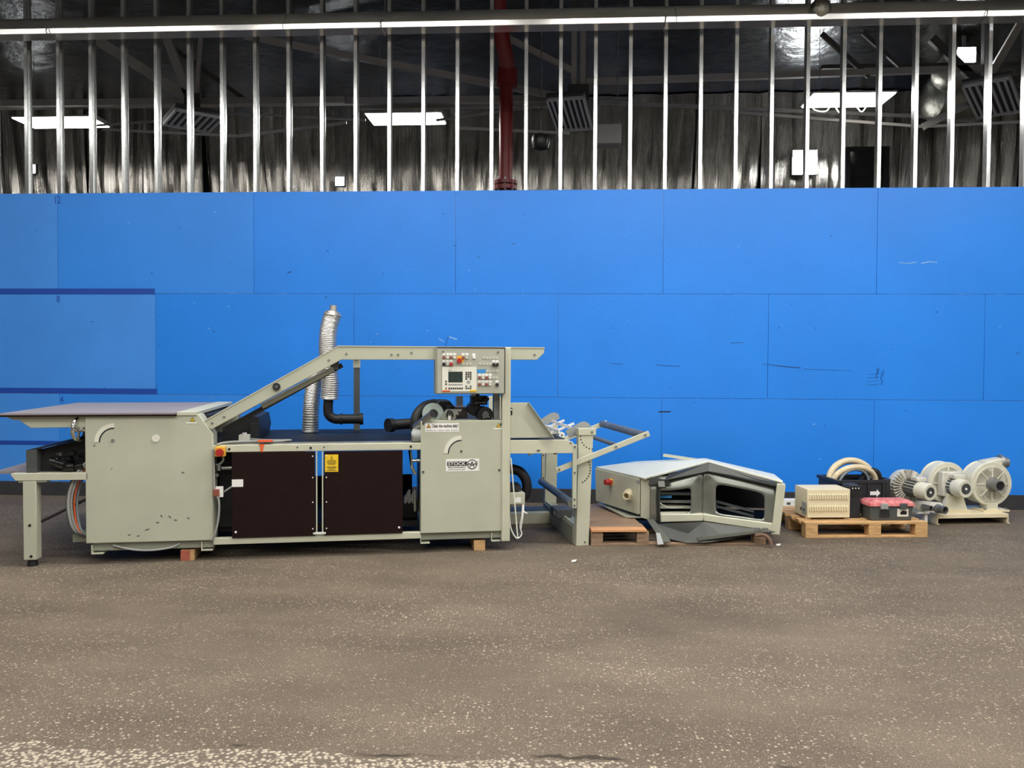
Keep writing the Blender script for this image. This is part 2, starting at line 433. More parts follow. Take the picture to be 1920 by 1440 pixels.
# ---- lights
lens_on = mat('lit lamp lens', (255, 255, 255), .5, emit=((1, .97, .93), 14))
lens_hot = mat('lit flood lens', (255, 255, 255), .5, emit=((.97, .98, 1), 40))
lampbody = mat('white lamp housing', (200, 200, 196), .5)
def lamp(loc, length, width, power, label, group, rz=0, drop=1.2):
    t = thing('ceiling_light', label, 'ceiling light', loc, rz, group)
    S().prism([(-width/2, .0), (width/2, .0), (width/2, .02), (width/4, .07), (-width/4, .07), (-width/2, .02)], 'x', -length/2, length/2).o('housing', lampbody, t)
    S().box(-length/2+.02, length/2-.02, -width/2+.01, width/2-.01, -.015, -.001).o('lens', lens_on, t)
    for s in (-.35, .35): S().cyl((s*length, 0, .06), (s*length, 0, drop), .004, n=6).o('hanger_rod', steel, t)
    ld = bpy.data.lights.new('lamp_light', 'AREA'); ld.shape = 'RECTANGLE'; ld.size = length; ld.size_y = width; ld.energy = power; ld.color = (1, .97, .92)
    lo = bpy.data.objects.new('lamp_light', ld); COL.objects.link(lo); lo.parent = t; lo.location = (0, 0, -.03)
    return t
for yy, fy in ((5.9, 1.12), (2.4, 1.1), (-2.4, .95)):
    for xx, fx in ((-7.2, .45), (-2.7, .93), (1.8, 1.05), (6.3, 1.15)):
        lamp((xx, yy, 5.75), 3.8, .16, HALL_POWER*fx*fy, 'long ceiling light over the open floor before the blue wall', 'lights over the open hall floor', 0, CEIL-5.75)
lamp((-8.37, 13.3, 5.66), 1.36, .6, BACK_POWER, 'glowing ceiling light seen through the studs at the far left', 'lit lights beyond the studs', 0, 1.1)
lamp((-2.46, 13.0, 5.56), 1.22, .6, BACK_POWER, 'glowing ceiling light seen through the studs near the dark red pipe', 'lit lights beyond the studs', 0, 1.2)
lr = lamp((4.02, 11.7, 5.36), 1.12, .6, BACK_POWER, 'glowing ceiling light beyond the studs with a loose cable looped under it', 'lit lights beyond the studs', 0, 1.4)
S().tube(crv([(-.5, 0, -.02), (-.46, 0, -.13), (-.3, 0, -.16), (-.2, 0, -.06), (-.1, 0, -.18), (.0, 0, -.05), (.12, 0, -.1), (.2, 0, -.17), (.3, 0, -.06), (.5, 0, -.02)], 6), .008, 6).o('loose_cable', white, lr)

def flood(loc, sz, power, label):
    t = thing('flood_light', label, 'flood light', loc)
    S().box(-sz/2, sz/2, 0, .08, -sz/2, sz/2).o('housing', greydk, t, bev=.01)
    S().box(-sz/2+.02, sz/2-.02, -.012, 0, -sz/2+.02, sz/2-.02).o('lens', lens_hot, t)
    S().beam((0, .05, 0), (0, .14 if power != 12 else .1, .0 if power != 12 else .35), .05, .03).o('bracket', greydk, t)
    if power:
        ld = bpy.data.lights.new('lamp_light', 'AREA'); ld.size = sz; ld.energy = power
        lo = bpy.data.objects.new('lamp_light', ld); COL.objects.link(lo); lo.parent = t; lo.location = (0, -.03, 0); lo.rotation_euler = (R(70), 0, 0)
flood((4.62, 15.68, 5.46), .48, 40, 'brilliant square flood light on the far foil wall')
flood((-10.5, 15.68, 5.46), .2, 0, 'small bright flood light at the far left beyond the studs')
flood((-4.27, 15.68, 5.17), .2, 0, 'small bright flood light just above the blue wall, left of the middle')
flood((6.3, 13.1, 6.45), .3, 12, 'added lamp imitating a bright reflection under the roof beside the foil duct')  # added lamp, stands in for a lamp's reflection on the foil bulge

# ---- roof trusses and fittings beyond the stud wall
def truss(label, parts):
    t = thing('roof_truss', label, 'roof truss', (0, 12.5, 0), 0, 'steel roof trusses beyond the studs')
    for nm, a, b, w_, h_, m in parts:
        S().beam((a[0], a[2] if len(a) > 2 else 0, a[1]), (b[0], b[2] if len(b) > 2 else 0, b[1]), w_, h_).o(nm, m, t)
truss('grey roof truss with two steep struts above the far left studs', [
    ('strut', (-7.45, 6.8), (-5.72, 5.72), .08, .15, oldpaint), ('strut', (-6.2, 6.83), (-5.76, 5.72), .08, .13, oldpaint), ('strut', (-5.6, 6.8), (-5.68, 5.75), .05, .05, oldpaint),
    ('strut', (-6.3, 6.75, .5), (-5.1, 5.9, .5), .05, .07, truss_dk),
    ('bottom_chord', (-9.5, 5.82, .3), (-3.4, 5.80, .3), .1, .1, oldpaint), ('lower_rail', (-9.5, 5.95, .8), (-3.4, 5.95, .8), .1, .12, oldpaint),
    ('tie_rod', (-7.5, 5.45, .3), (-5.75, 5.55, .3), .025, .03, oldpaint), ('tie_rod', (-7.2, 5.3), (-5.0, 5.17), .025, .035, oldpaint), ('tie_rod', (-5.0, 5.17), (-3.3, 5.36), .03, .04, oldpaint),
    ('tie_rod', (-5.5, 5.55), (-3.0, 5.4), .025, .03, oldpaint), ('gusset', (-5.85, 5.7, -.05), (-5.6, 5.7, -.05), .02, .26, truss_dk)])
truss('grey roof truss with an upright post and long sloping chord above the middle studs', [
    ('post', (.21, 6.84), (.21, 5.75), .08, .1, oldpaint), ('post', (.345, 6.84), (.345, 5.75), .08, .1, oldpaint),
    ('long_chord', (-4.9, 6.72), (.16, 5.68), .08, .09, oldpaint), ('long_chord', (-4.9, 6.82, .25), (.16, 5.76, .25), .08, .05, truss_dk), ('strut', (-1.0, 6.72), (.2, 6.1), .07, .08, oldpaint),
    ('bottom_chord', (-3.3, 5.78, .3), (.1, 5.78, .3), .1, .1, oldpaint), ('lower_rail', (-3.3, 5.9, .9), (.0, 5.9, .9), .1, .12, oldpaint), ('cross_rail', (.4, 5.93), (6.4, 6.05), .08, .09, oldpaint),
    ('tie_rod', (-1.9, 5.38), (.0, 5.62), .025, .035, oldpaint), ('tie_rod', (-1.6, 5.26), (.15, 5.16), .025, .04, oldpaint), ('tie_rod', (.6, 5.62), (5.4, 5.35), .03, .05, oldpaint),
    ('tie_rod', (-1.3, 5.6), (.0, 5.62), .02, .025, oldpaint), ('gusset', (.12, 5.76, -.06), (.44, 5.76, -.06), .02, .24, truss_dk)])
truss('dark roof truss with crossing braces above the far right studs', [
    ('brace', (5.5, 6.5), (6.42, 5.6), .08, .12, truss_dk), ('brace', (6.85, 6.84), (6.3, 5.85), .07, .1, oldpaint), ('brace', (4.5, 6.6), (5.1, 6.05), .05, .06, truss_dk), ('brace', (3.9, 6.6), (4.6, 5.95), .05, .07, truss_dk),
    ('post', (6.3, 6.84), (6.3, 5.7), .12, .1, truss_dk), ('brace', (5.4, 5.2), (6.45, 5.72), .06, .1, oldpaint), ('bottom_chord', (4.0, 6.2, .3), (8.5, 6.2, .3), .1, .06, truss_dk),
    ('tie_rod', (2.6, 5.45), (5.4, 5.2), .025, .04, oldpaint), ('tie_rod', (5.4, 5.2), (8.0, 5.3), .025, .04, oldpaint), ('brace', (6.4, 5.75), (8.3, 6.4), .1, .12, truss_dk)])
def tray(label, c, rx, ry, rz, w_, d_, n):
    t = thing('louvred_fixture', label, 'light fixture', c); t.rotation_euler = (rx, ry, rz); t['group'] = 'unlit louvred fixtures under the roof'
    S().box(-w_/2, w_/2, -d_/2, d_/2, .02, .1).o('tray', truss_dk, t)
    for a in ((-w_/2, -w_/2+.03, -d_/2, d_/2), (w_/2-.03, w_/2, -d_/2, d_/2), (-w_/2, w_/2, -d_/2, -d_/2+.03), (-w_/2, w_/2, d_/2-.03, d_/2)):
        S().box(*a, -.02, .06).o('rim', lampbody, t)
    for i in range(n):
        xx = -w_/2+(i+1)*w_/(n+1)
        S().box(xx-.015, xx+.015, -d_/2+.03, d_/2-.03, -.015, .02).o('louvre', lampbody, t)
tray('unlit louvred light fixture hanging beside the grey post', (.15, 12.3, 5.38), R(-12), 0, R(-10), .56, .95, 6)
tray('unlit louvred light fixture hanging at the left end of the studs', (-5.6, 12.2, 5.32), R(-4), 0, R(40), .7, .75, 6)
tray('unlit louvred light fixture at the far right end of the studs', (6.25, 12.2, 5.5), R(-6), R(0), R(-35), .6, 1.3, 6)
jx = thing('junction_box', 'plain grey metal box hanging to the right of the unlit louvred fixture', 'box', (.72, 12.45, 4.95))
S().box(-.2, .2, -.15, .15, 0, .29).o('box_body', oldpaint, jx, bev=.01)
for a in (-.15, .15): S().cyl((a, 0, .29), (a, 0, CEIL-4.95), .008, n=6).o('hanger_rod', steel, jx)
sp_ = thing('round_speaker', 'dark round speaker hanging left of the grey box under the roof', 'speaker', (-.28, 12.2, 4.95))
S().lathe([(.06, .12), (.14, .08), (.15, 0), (.12, -.1), (.02, -.13)], (0, 0, 0), (0, 0, 1), 20).o('shell', blackgl, sp_)
S().cyl((0, 0, .1), (0, 0, 1.9), .01, n=6).o('hanger_rod', steel, sp_)
# sprinkler riser
pp = thing('sprinkler_pipe', 'dark red painted fire sprinkler riser pipe behind the studs', 'pipe', (-.79, 12.0, 0))
S().cyl((0, 0, 0), (0, 0, 5.75), .1, n=20).o('riser', redpipe, pp)
S().tube(crv([(0, 0, 5.7), (.02, -.02, 5.9), (.0, -.1, 6.1), (-.06, -.2, 6.4), (-.1, -.3, 6.84)], 6), .115, 18).o('upper_bend', redpipe, pp)
S().cyl((.01, 0, 5.72), (.02, 0, 5.96), .155, .15, n=18).o('coupling', redpipe, pp)
S().cyl((0, 0, 4.2), (0, 0, 4.26), .17, n=18).cyl((0, 0, 4.28), (0, 0, 4.33), .17, n=18).o('flange', redpipe, pp)
for i in range(8):
    a = 2*PI*i/8; S().cyl((.14*math.cos(a), .14*math.sin(a), 4.18), (.14*math.cos(a), .14*math.sin(a), 4.36), .012, n=6).o('bolt', steel, pp)
# foil wrapped ducts near the roof
for c, d_, r_, l_, lb in (((7.05, 15.0, 6.4), (1, .25, .05), .40, 1.0, 'fat foil wrapped duct end below the roof at the right'), ((6.45, 13.75, 6.47), (.5, .3, .4), .3, .5, 'smaller foil wrapped duct tucked up against the roof at the right')):
    o_ = thing('foil_duct', lb, 'duct', (0, 0, 0), 0, 'foil wrapped ducts')
    S().cyl((c[0], c[1], c[2]+r_*.8), (c[0], c[1], CEIL), .01, n=6).o('hanger_rod', steel, o_)
    S().lathe([(.02, -l_/2-.12), (r_*.6, -l_/2-.08), (r_*.93, -l_/2), (r_, -l_/2+.1), (r_, l_/2-.1), (r_*.9, l_/2), (.02, l_/2+.08)], c, d_, 26).o('duct_body', foil_roll, o_)
wf = thing('mirror_window', 'black framed window high on the far foil wall', 'window', (5.8, 15.74, 5.36))
S().box(-.4, -.32, 0, .06, -.42, .4).box(.3, .4, 0, .06, -.42, .4).box(-.32, .3, 0, .06, .32, .4).o('frame', black, wf)
S().box(-.32, .3, .02, .04, -.42, .32).o('pane', mat('dark window glass', (60, 60, 58), .08, .6), wf)

# ================================================================ THE LAMINATING MACHINE
# local frame: x along the front, y towards the wall, z up
MA = R(12.9); MO = (-3.8125, 6.3283, 0)
M = thing('laminating_machine', 'long beige sheet laminating machine with sloped guard arm and control panel', 'machine', MO, MA)
def bolts(parent, spots, y, r=.011, m=steel_dull, nm='bolt', h=.006):
    for (a, b) in spots: S().cyl((a, y, b), (a, y-h, b), r, r*.8, n=10).o(nm, m, parent)
def triangle(parent, cx, z0, wd, y, m=yellow):
    h = wd*.88
    t = S().prism([(cx-wd/2, z0), (cx+wd/2, z0), (cx, z0+h)], 'y', y-.001, y).o('warning_triangle', ink, parent)
    S().prism([(cx-wd*.38, z0+h*.08), (cx+wd*.38, z0+h*.08), (cx, z0+h*.84)], 'y', y-.0016, y-.001).o('triangle_face', m, parent)
    S().prism([(cx-wd*.16, z0+h*.16), (cx-wd*.04, z0+h*.16), (cx-wd*.0, z0+h*.5), (cx-wd*.07, z0+h*.55)], 'y', y-.002, y-.0016).prism([(cx+wd*.05, z0+h*.16), (cx+wd*.16, z0+h*.16), (cx+wd*.05, z0+h*.5)], 'y', y-.002, y-.0016).o('triangle_symbol', ink, parent)

# --- feeder side cover
lc = S().prism([(0, .174), (0, 1.216), (.878, 1.218), (.986, 1.054), (.986, .17)], 'y', 0, .19).o('side_cover', beige, M, bev=.006)
S().arc((.222, .998), .118, .152, PI/2, PI, -.004, 0).o('angle_scale', offwhite, lc)
S().arc((.222, .998), .108, .118, PI/2, PI, -.002, 0).o('scale_slot', ink, lc)
S().cyl((.212, 0, 1.012), (.212, -.012, 1.012), .012, n=12).o('pivot_screw', steel_dull, lc)
S().cyl((.540, 0, 1.024), (.540, -.006, 1.024), .03, n=24).o('round_gauge', offwhite, lc)
S().box(.775, .862, -.0015, 0, 1.143, 1.156).o('caution_strip', offwhite, lc)
triangle(lc, .826, 1.158, .045, 0)
for (a, b, l, an) in ((.58, .383, .03, -50), (.645, .375, .035, -40), (.55, .33, .035, 10), (.47, .275, .05, 20), (.33, .235, .028, 12), (.4, .225, .03, 5), (.69, .347, .03, -6), (.79, .36, .03, -30), (.75, .74, .03, 5), (.2, .78, .012, 40), (.07, .97, .02, 70)):
    c, s_ = math.cos(R(an))*l/2, math.sin(R(an))*l/2
    nx, nz = -math.sin(R(an))*.006, math.cos(R(an))*.006
    S().prism([(a-c, b-s_), (a-c*.3+nx, b-s_*.3+nz), (a+c, b+s_), (a+c*.2-nx, b+s_*.2-nz)], 'y', -.0008, 0).o('paint_chip', greydk, lc)
S().box(.04, .985, .03, .19, .105, .174).o('base_channel', beige_dk, M, bev=.003)
for a in (.04, .89):
    S().box(a, a+.09, .0, .12, .085, .093).box(a, a+.006, .0, .12, .093, .16).o('machine_foot', beige2, M)
S().tube(crv([(.2, .02, .15), (.35, .0, .115), (.5, -.005, .105), (.65, .005, .12), (.72, .03, .15)], 6), .008, 8).o('hanging_cable', cable, M)
# inner frame plates
S().box(.08, .96, 1.45, 1.6, .1, 1.2).o('rear_side_cover', beige_dk, M)
S().box(.02, .985, .2, .24, .17, 1.05).o('inner_frame_plate', dark, M)
S().box(.3, .98, .24, 1.45, .17, .95).o('drive_housing', dark, M)

# --- feed table
tb = S().box(-.62, .70, -.02, 1.70, 1.222, 1.236).o('feed_table', slabtop, M)
S().box(-.623, .703, -.024, 1.704, 1.208, 1.2215).o('table_edge', brown, tb)
S().prism([(-.60, 1.208), (-.535, 1.18), (-.5, 1.18), (-.41, 1.116), (.02, 1.118), (.02, 1.208)], 'y', .02, .05).o('table_support', beige, M, bev=.003)
S().prism([(-.60, 1.208), (-.535, 1.18), (-.5, 1.18), (-.41, 1.116), (.02, 1.118), (.02, 1.208)], 'y', 1.55, 1.58).o('table_support', beige, M)
S().box(.705, .86, -.01, 1.72, 1.21, 1.24).o('table_end_plate', beige2, M, bev=.003)
S().box(.7, .93, .2, 1.4, 1.16, 1.2).o('table_hinge_bar', black, M)
# legs and rails under the table
for v in (.0, 1.45):
    S().box(-.467, -.368, v, v+.1, .055, .69).o('leg', beige, M, bev=.005)
    S().cyl((-.418, v+.05, .0), (-.418, v+.05, .055), .04, .035, n=16).o('levelling_foot', black, M)
    S().prism([(-.553, .753), (-.553, .74), (-.52, .695), (.02, .693), (.02, .751)], 'y', v, v+.09).o('leg_rail', beige2, M, bev=.003)
    S().box(-.5, -.29, v+.005, v+.095, .68, .694).o('leg_plate', beige_dk, M)
bolts(M, [(-.418, .335)], 0, .012, black); bolts(M, [(-.41, .085)], 0, .012, black)
S().box(-.8, -.02, .3, 1.55, .715, .735).o('lower_board', slabtop, M)
S().cyl((-.37, .1, .345), (.06, .14, .565), .012, n=10).o('brace_rod', black, M)
S().box(-.14, .02, .12, .5, .165, .225).o('cable_tray', beige_dk, M)
# handwheel
hw = S().tube([(-.055+.02*math.cos(2*PI*i/28), .03+.085*math.cos(2*PI*i/28), 1.10+.09*math.sin(2*PI*i/28)) for i in range(29)], .014, 10).o('handwheel', chrome, M)
S().cyl((-.10, .03, 1.10), (.01, .03, 1.10), .022, n=14).o('wheel_hub', chrome, hw)
for i in range(3):
    a = 2*PI*i/3+.4; S().cyl((-.055, .03, 1.10), (-.055+.02*math.cos(a), .03+.083*math.cos(a), 1.10+.088*math.sin(a)), .011, n=8).o('spoke', chrome, hw)
# black feeder head
S().hexa([(-.455, .04, .935), (-.37, .04, .94), (.05, .04, 1.06), (.05, .04, 1.045)], [(-.455, 1.45, .935), (-.37, 1.45, .94), (.05, 1.45, 1.06), (.05, 1.45, 1.045)]).o('feeder_hood', black, M)
S().prism([(-.455, .755), (-.455, .935), (-.375, .945), (-.375, .755)], 'y', .04, .12).o('feeder_end_plate', greydk, M)
S().prism([(-.45, .755), (-.45, .93), (-.37, .935), (.05, 1.045), (.05, .755)], 'y', .13, .16).o('feeder_back_plate', dark, M)
for i in range(14):
    a, b, c = random.uniform(-.3, -.02), random.uniform(.06, .1), random.uniform(.78, .9)
    r = random.uniform(.015, .035); S().cyl((a-r, b, c), (a+r*1.4, b+random.uniform(-.05, .05), c+random.uniform(-.02, .02)), r, n=12).o('feeder_roller', blackgl, M)
S().cyl((-.24, .08, .9), (-.2, .05, .9), .016, n=10).o('bright_fitting', steel, M)
# hose loop hanging from the feeder
for i, (dx, m, r) in enumerate(((0, cable, .011), (.02, cable, .010), (-.014, greydk, .012), (.034, orange, .007), (.012, greydk, .010), (.048, hosegrey, .010))):
    S().tube(crv([(.02, .1+.02*i, .86-.015*i), (-.07+dx, .06+.01*i, .76), (-.135+dx, .04+.012*i, .58), (-.14+dx, .04+.01*i, .42), (-.10+dx, .06, .27), (.02, .1, .2)], 7), r, 8).o('hose', m, M)

# --- guard arm
ga = S().prism([(.90, 1.155), (1.993, 1.787), (3.79, 1.792), (3.785, 1.745), (3.722, 1.684), (2.028, 1.676), (.97, 1.09)], 'y', .01, .07).o('guard_arm', beige, M, bev=.004)
S().prism([(.90, 1.158), (1.992, 1.79), (2.0, 1.787), (.905, 1.15)], 'y', .004, .076).o('arm_top_lip', beige2, ga)
S().box(1.995, 3.79, .004, .076, 1.788, 1.796).o('arm_top_lip', beige2, ga)
bolts(ga, [(2.07, 1.727), (1.925, 1.672), (1.075, 1.196), (.98, 1.145), (2.45, 1.722), (2.505, 1.722), (3.70, 1.73), (2.62, 1.74)], .01, .011)
S().cyl((1.497, .01, 1.448), (1.497, -.012, 1.448), .031, n=20).o('black_plug', black, ga)
S().cyl((1.497, -.012, 1.448), (1.497, -.016, 1.448), .016, n=14).o('plug_centre', greydk, ga)
S().beam((1.36, .12, 1.275), (1.96, .12, 1.60), .05, .05).o('arm_rod', beige_dk, M, bev=.012)
S().beam((1.06, .16, 1.085), (2.03, .16, 1.63), .08, .04).o('arm_rubber', black, M)
S().box(1.93, 2.0, .1, .22, 1.59, 1.68).o('arm_bracket', greydk, M)
S().box(2.10, 2.16, 1.28, 1.34, .96, 1.60).o('rear_post', greydk, M)
S().box(2.095, 2.165, 1.275, 1.345, 1.60, 1.70).o('rear_post_cap', beige2, M)
S().box(2.095, 2.165, .07, 1.345, 1.70, 1.76).o('cross_beam', beige_dk, M)
# feeder drive under the arm foot
S().prism([(1.0, .97), (1.0, 1.08), (1.22, 1.18), (1.3, 1.17), (1.32, 1.06), (1.3, .97)], 'y', .35, 1.1).o('drive_cover', black, M)
S().box(1.24, 1.31, .3, .36, .99, 1.12).o('drive_box', dark, M)

# --- exhaust ducts
def flex(name, pts, r, v, turns):
    path = crv([(a, v, b) for a, b in pts], 44)
    return S().tube(path, lambda t: r*(1+.022*math.sin(t*turns*2*PI)), 24).o(name, flexal, M)
d1 = flex('flexible_duct', [(1.915, 2.11), (1.886, 2.02), (1.869, 1.908), (1.864, 1.761), (1.874, 1.609), (1.889, 1.446), (1.883, 1.30)], .083, .9, 50)
S().cyl((1.912, .9, 2.10), (1.918, .9, 2.14), .092, .06, n=24).cyl((1.918, .9, 2.13), (1.922, .9, 2.195), .036, n=20).o('duct_cap', flexal, d1)
S().tube(crv([(1.875, .9, 1.31), (1.868, .9, 1.22), (1.878, .9, 1.15), (1.93, .9, 1.113), (2.0, .9, 1.11), (2.17, .9, 1.11)], 6), .046, 16).o('elbow_pipe', black, d1)
S().cyl((1.985, .9, 1.11), (2.0, .9, 1.11), .055, n=18).o('pipe_collar', black, d1); S().cyl((2.165, .9, 1.11), (2.2, .9, 1.11), .056, n=18).o('pipe_collar', black, d1)
d2 = flex('flexible_duct', [(1.84, 1.64), (1.79, 1.57), (1.735, 1.47), (1.713, 1.35), (1.70, 1.2), (1.692, .98)], .078, 1.05, 48)

# --- long work table
S().box(.99, 2.70, .055, 1.45, .945, .968).o('conveyor_belt', belt, M)
S().box(.99, 2.70, .05, .1, .955, .972).o('belt_edge', steel_dull, M)
fr_ = S().box(.986, 2.70, 0, .05, .902, .962).o('front_rail', beige2, M, bev=.004)
bolts(fr_, [(1.115, .928), (1.775, .93), (2.615, .931)], 0, .011, black); bolts(fr_, [(1.665, .936), (1.885, .936)], 0, .006, black)
S().box(.986, 2.70, 1.45, 1.5, .902, .962).o('rear_rail', beige_dk, M)
S().box(.985, 2.70, .0, .06, .131, .186).o('lower_rail', beige2, M, bev=.004)
S().box(.985, 2.70, 1.45, 1.5, .131, .186).o('rear_lower_rail', beige_dk, M)
for a, b, z0 in ((1.137, 1.812, .185), (1.885, 2.545, .186)):
    p_ = S().box(a, b, -.012, .0-.0005, z0, .9).o('brown_panel', brown, M, bev=.003)
    e = b-.02 if a < 1.5 else a+.02
    bolts(p_, [(e, .86), (e, .68), (e, .47), (e, .245)], -.012, .006, white, 'screw')
    bolts(p_, [(a+.03 if a < 1.5 else b-.03, .235)], -.012, .01, white, 'screw')
S().box(1.819, 1.829, -.01, .01, .205, .9).o('divider_strip', beige2, M); S().box(1.868, 1.878, -.01, .01, .205, .9).o('divider_strip', beige2, M)
S().box(1.795, 1.9, -.016, .0, .198, .214).o('divider_foot', offwhite, M)
st = S().box(1.893, 2.003, -.0135, -.012, .726, .873).o('yellow_sticker', yellow, M, label='yellow safety instruction sticker')
triangle(st, 1.948, .842, .026, -.0135)
for i, wd in enumerate((.02, .07, .08, .075, .06, .0, .075, .08, .045, .085)):
    if wd: S().box(1.948-wd/2, 1.948+wd/2, -.0145, -.0135, .83-i*.0105, .834-i*.0105).o('print_line', ink, st)
S().box(1.138, 1.228, -.0145, -.012, .614, .676).o('paper_tag', white, M)
S().cyl((1.07, .02, .57), (1.15, .0, .625), .008, n=8).o('tag_cable', cable, M)
# inside, seen through the gaps
S().box(.99, 2.69, .25, 1.4, .19, .24).o('base_tray', dark, M)
S().box(.99, 1.62, 1.38, 1.4, .24, .9).o('inner_back_panel', dark, M)
S().box(1.62, 2.69, 1.38, 1.4, .24, .5).o('inner_back_panel', dark, M)
S().box(1.0, 1.12, .2, .9, .24, .86).o('inner_post', dark, M)
S().cyl((2.5, .6, .5), (2.5, .6, .78), .06, n=16).o('inner_cylinder', black, M)
S().box(2.45, 2.69, .3, .6, .24, .42).o('inner_motor', dark, M, bev=.02)
v_ = S()
for i in range(8): v_.cyl((2.57+.012*i, .12, .42+.012*(i % 3)), (2.57+.012*i, .12, .48+.02*(i % 4)), .012, n=8)
v_.o('valve_block', steel_dull, M)
S().cyl((2.655, .12, .35), (2.655, .12, .52), .016, n=10).o('air_valve', steel, M)
S().tube(crv([(2.61, .1, .89), (2.62, .09, .82), (2.63, .08, .74), (2.66, .08, .68)], 5), .014, 8).o('handle_bar', chrome, M)
S().cyl((2.62, .09, .8), (2.70, .09, .8), .014, n=10).o('handle_pin', chrome, M)
bolts(M, [(1.0, .7), (1.0, .55)], .1, .02, steel)
S().cyl((1.0, .1, .76), (1.12, .1, .76), .018, n=12).cyl((1.02, .08, .74), (1.02, .08, .80), .02, n=12).o('air_fitting', steel, M)
# emergency stop and loose cable
es = S().box(1.012, 1.092, -.06, .0, .872, .955).o('emergency_stop_box', ambery, M, bev=.006)
S().cyl((1.052, -.06, .908), (1.052, -.075, .908), .026, n=18).cyl((1.052, -.075, .908), (1.052, -.09, .908), .034, .03, n=18).o('stop_button', red, es)
S().tube(crv([(1.0, .03, .9), (1.02, -.0, .965), (1.12, .03, .985), (1.3, .05, .988), (1.5, .06, .985), (1.58, .08, .99), (1.6, .13, .985), (1.55, .2, .98), (1.4, .22, .98), (1.25, .26, .985)], 6), .009, 8).o('loose_cable', cable, M)
S().tube(crv([(1.3, .12, .98), (1.42, .09, .984), (1.56, .12, .984), (1.58, .16, .98), (1.45, .18, .98)], 6), .008, 8).o('loose_cable', cable, M)
sb = S().box(1.16, 1.25, .18, .26, .968, 1.03).o('sensor_box', offwhite, M, bev=.006)
S().cyl((1.205, .22, 1.03), (1.205, .22, 1.045), .02, n=12).o('sensor_cap', white, sb)
tp = S().prism([(1.352, .964), (1.40, .968), (1.388, .93), (1.385, .9), (1.365, .905), (1.366, .94)], 'y', -.004, 0).o('orange_tape', orange, M)
S().box(1.345, 1.46, .0, .06, .984, .998).o('tape_flag', orange, tp)
S().box(1.01, 1.068, -.015, .0, .532, .62).o('connector_plate', white, M)
S().box(.99, 1.04, -.03, -.015, .54, .6).o('red_connector', redlamp, M, bev=.004)
S().tube(crv([(.99, -.005, .93), (.995, -.012, .75), (1.0, -.015, .6), (1.035, -.02, .5), (1.03, -.02, .35), (1.0, -.015, .22), (.975, .0, .17)], 6), .009, 8).o('cable', cable, M)
S().tube(crv([(1.06, .03, .86), (1.06, .04, .83), (1.03, .05, .80), (1.0, .06, .79)], 5), .009, 8).o('cable', cable, M)

# --- laminator side cover
rc = S().box(2.70, 3.422, 0, .19, .174, 1.153).o('side_cover', beige, M, bev=.006)
S().arc((3.052, .868), .118, .152, PI/2, PI, -.004, 0).o('angle_scale', offwhite, rc)
S().arc((3.052, .868), .108, .118, PI/2, PI, -.002, 0).o('scale_slot', ink, rc)
bolts(rc, [(3.052, .885), (2.722, .71), (3.388, .715), (2.722, 1.128), (3.4, 1.118)], 0, .011, greydk)
S().box(3.335, 3.418, -.0015, 0, 1.072, 1.088).o('caution_strip', offwhite, rc)
triangle(rc, 3.378, 1.09, .045, 0)
cs = S().box(2.737, 3.03, -.0015, 0, 1.055, 1.132).o('cleaning_sign', white, rc, label='white sign reading Clean the machine daily!')
triangle(cs, 2.768, 1.09, .042, -.0015, ambery)
text('Clean the machine daily!', 'sign_lettering', ink, cs, 2.797, 3.022, 1.086, 1.122, -.0016, bold=.022)
for a, b in ((2.745, 2.80), (2.81, 2.83), (2.85, 2.9), (2.91, 2.95), (2.96, 3.02)):
    S().box(a, b, -.0021, -.0015, 1.066, 1.069).o('print_line', ink, cs)
sg = S().box(2.917, 3.209, -.0015, 0, .71, .818).o('maker_plate', white, rc, label='white maker plate reading STOCK MASCHINENBAU with round emblem')
S().box(2.929, 3.196, -.0022, -.0015, .757, .795).o('plate_bar', ink, sg)
text('STOCK', 'plate_lettering', white, sg, 2.937, 3.09, .763, .79, -.0022, bold=.014)
text('MASCHINENBAU', 'plate_lettering', ink, sg, 2.937, 3.09, .739, .751, -.0015, bold=.012)
for a, b in ((2.937, 2.98), (2.985, 3.0), (3.004, 3.03), (3.035, 3.05), (3.055, 3.085)):
    S().box(a, b, -.002, -.0015, .723, .727).o('print_line', ink, sg)
ec = (3.147, .770)
S().cyl((ec[0], -.0015, ec[1]), (ec[0], -.0028, ec[1]), .047, n=32).o('emblem_disc', white, sg)
S().arc(ec, .036, .043, 0, 2*PI, -.0036, -.0028, 36).o('emblem_ring', ink, sg)
S().box(ec[0]-.037, ec[0]-.005, -.0036, -.0028, ec[1]+.002, ec[1]+.008).box(ec[0]+.012, ec[0]+.037, -.0036, -.0028, ec[1]-.006, ec[1]+.0).box(ec[0]-.037, ec[0]-.018, -.0036, -.0028, ec[1]-.008, ec[1]-.002).box(ec[0]+.016, ec[0]+.037, -.0036, -.0028, ec[1]+.004, ec[1]+.01).o('emblem_bars', ink, sg)
text('A', 'emblem_letter', ink, sg, ec[0]-.022, ec[0]+.022, ec[1]-.026, ec[1]+.026, -.0028, bold=.012)
S().box(2.705, 3.41, .03, .19, .11, .174).o('base_channel', beige_dk, M, bev=.003)
for a in (2.70, 3.32):
    S().box(a, a+.08, 0, .12, .085, .093).box(a, a+.006, 0, .12, .093, .16).o('machine_foot', beige2, M)
S().box(2.75, 3.4, 1.45, 1.6, .1, 1.15).o('rear_side_cover', beige_dk, M)
S().box(2.705, 3.4, .2, .24, .17, 1.15).o('inner_frame_plate', dark, M)
S().box(2.75, 3.4, .24, 1.45, .3, 1.12).o('laminator_housing', dark, M)
ps = S().box(3.408, 3.484, -.012, .07, .085, 1.792).o('tall_post', beige2, M, bev=.005)

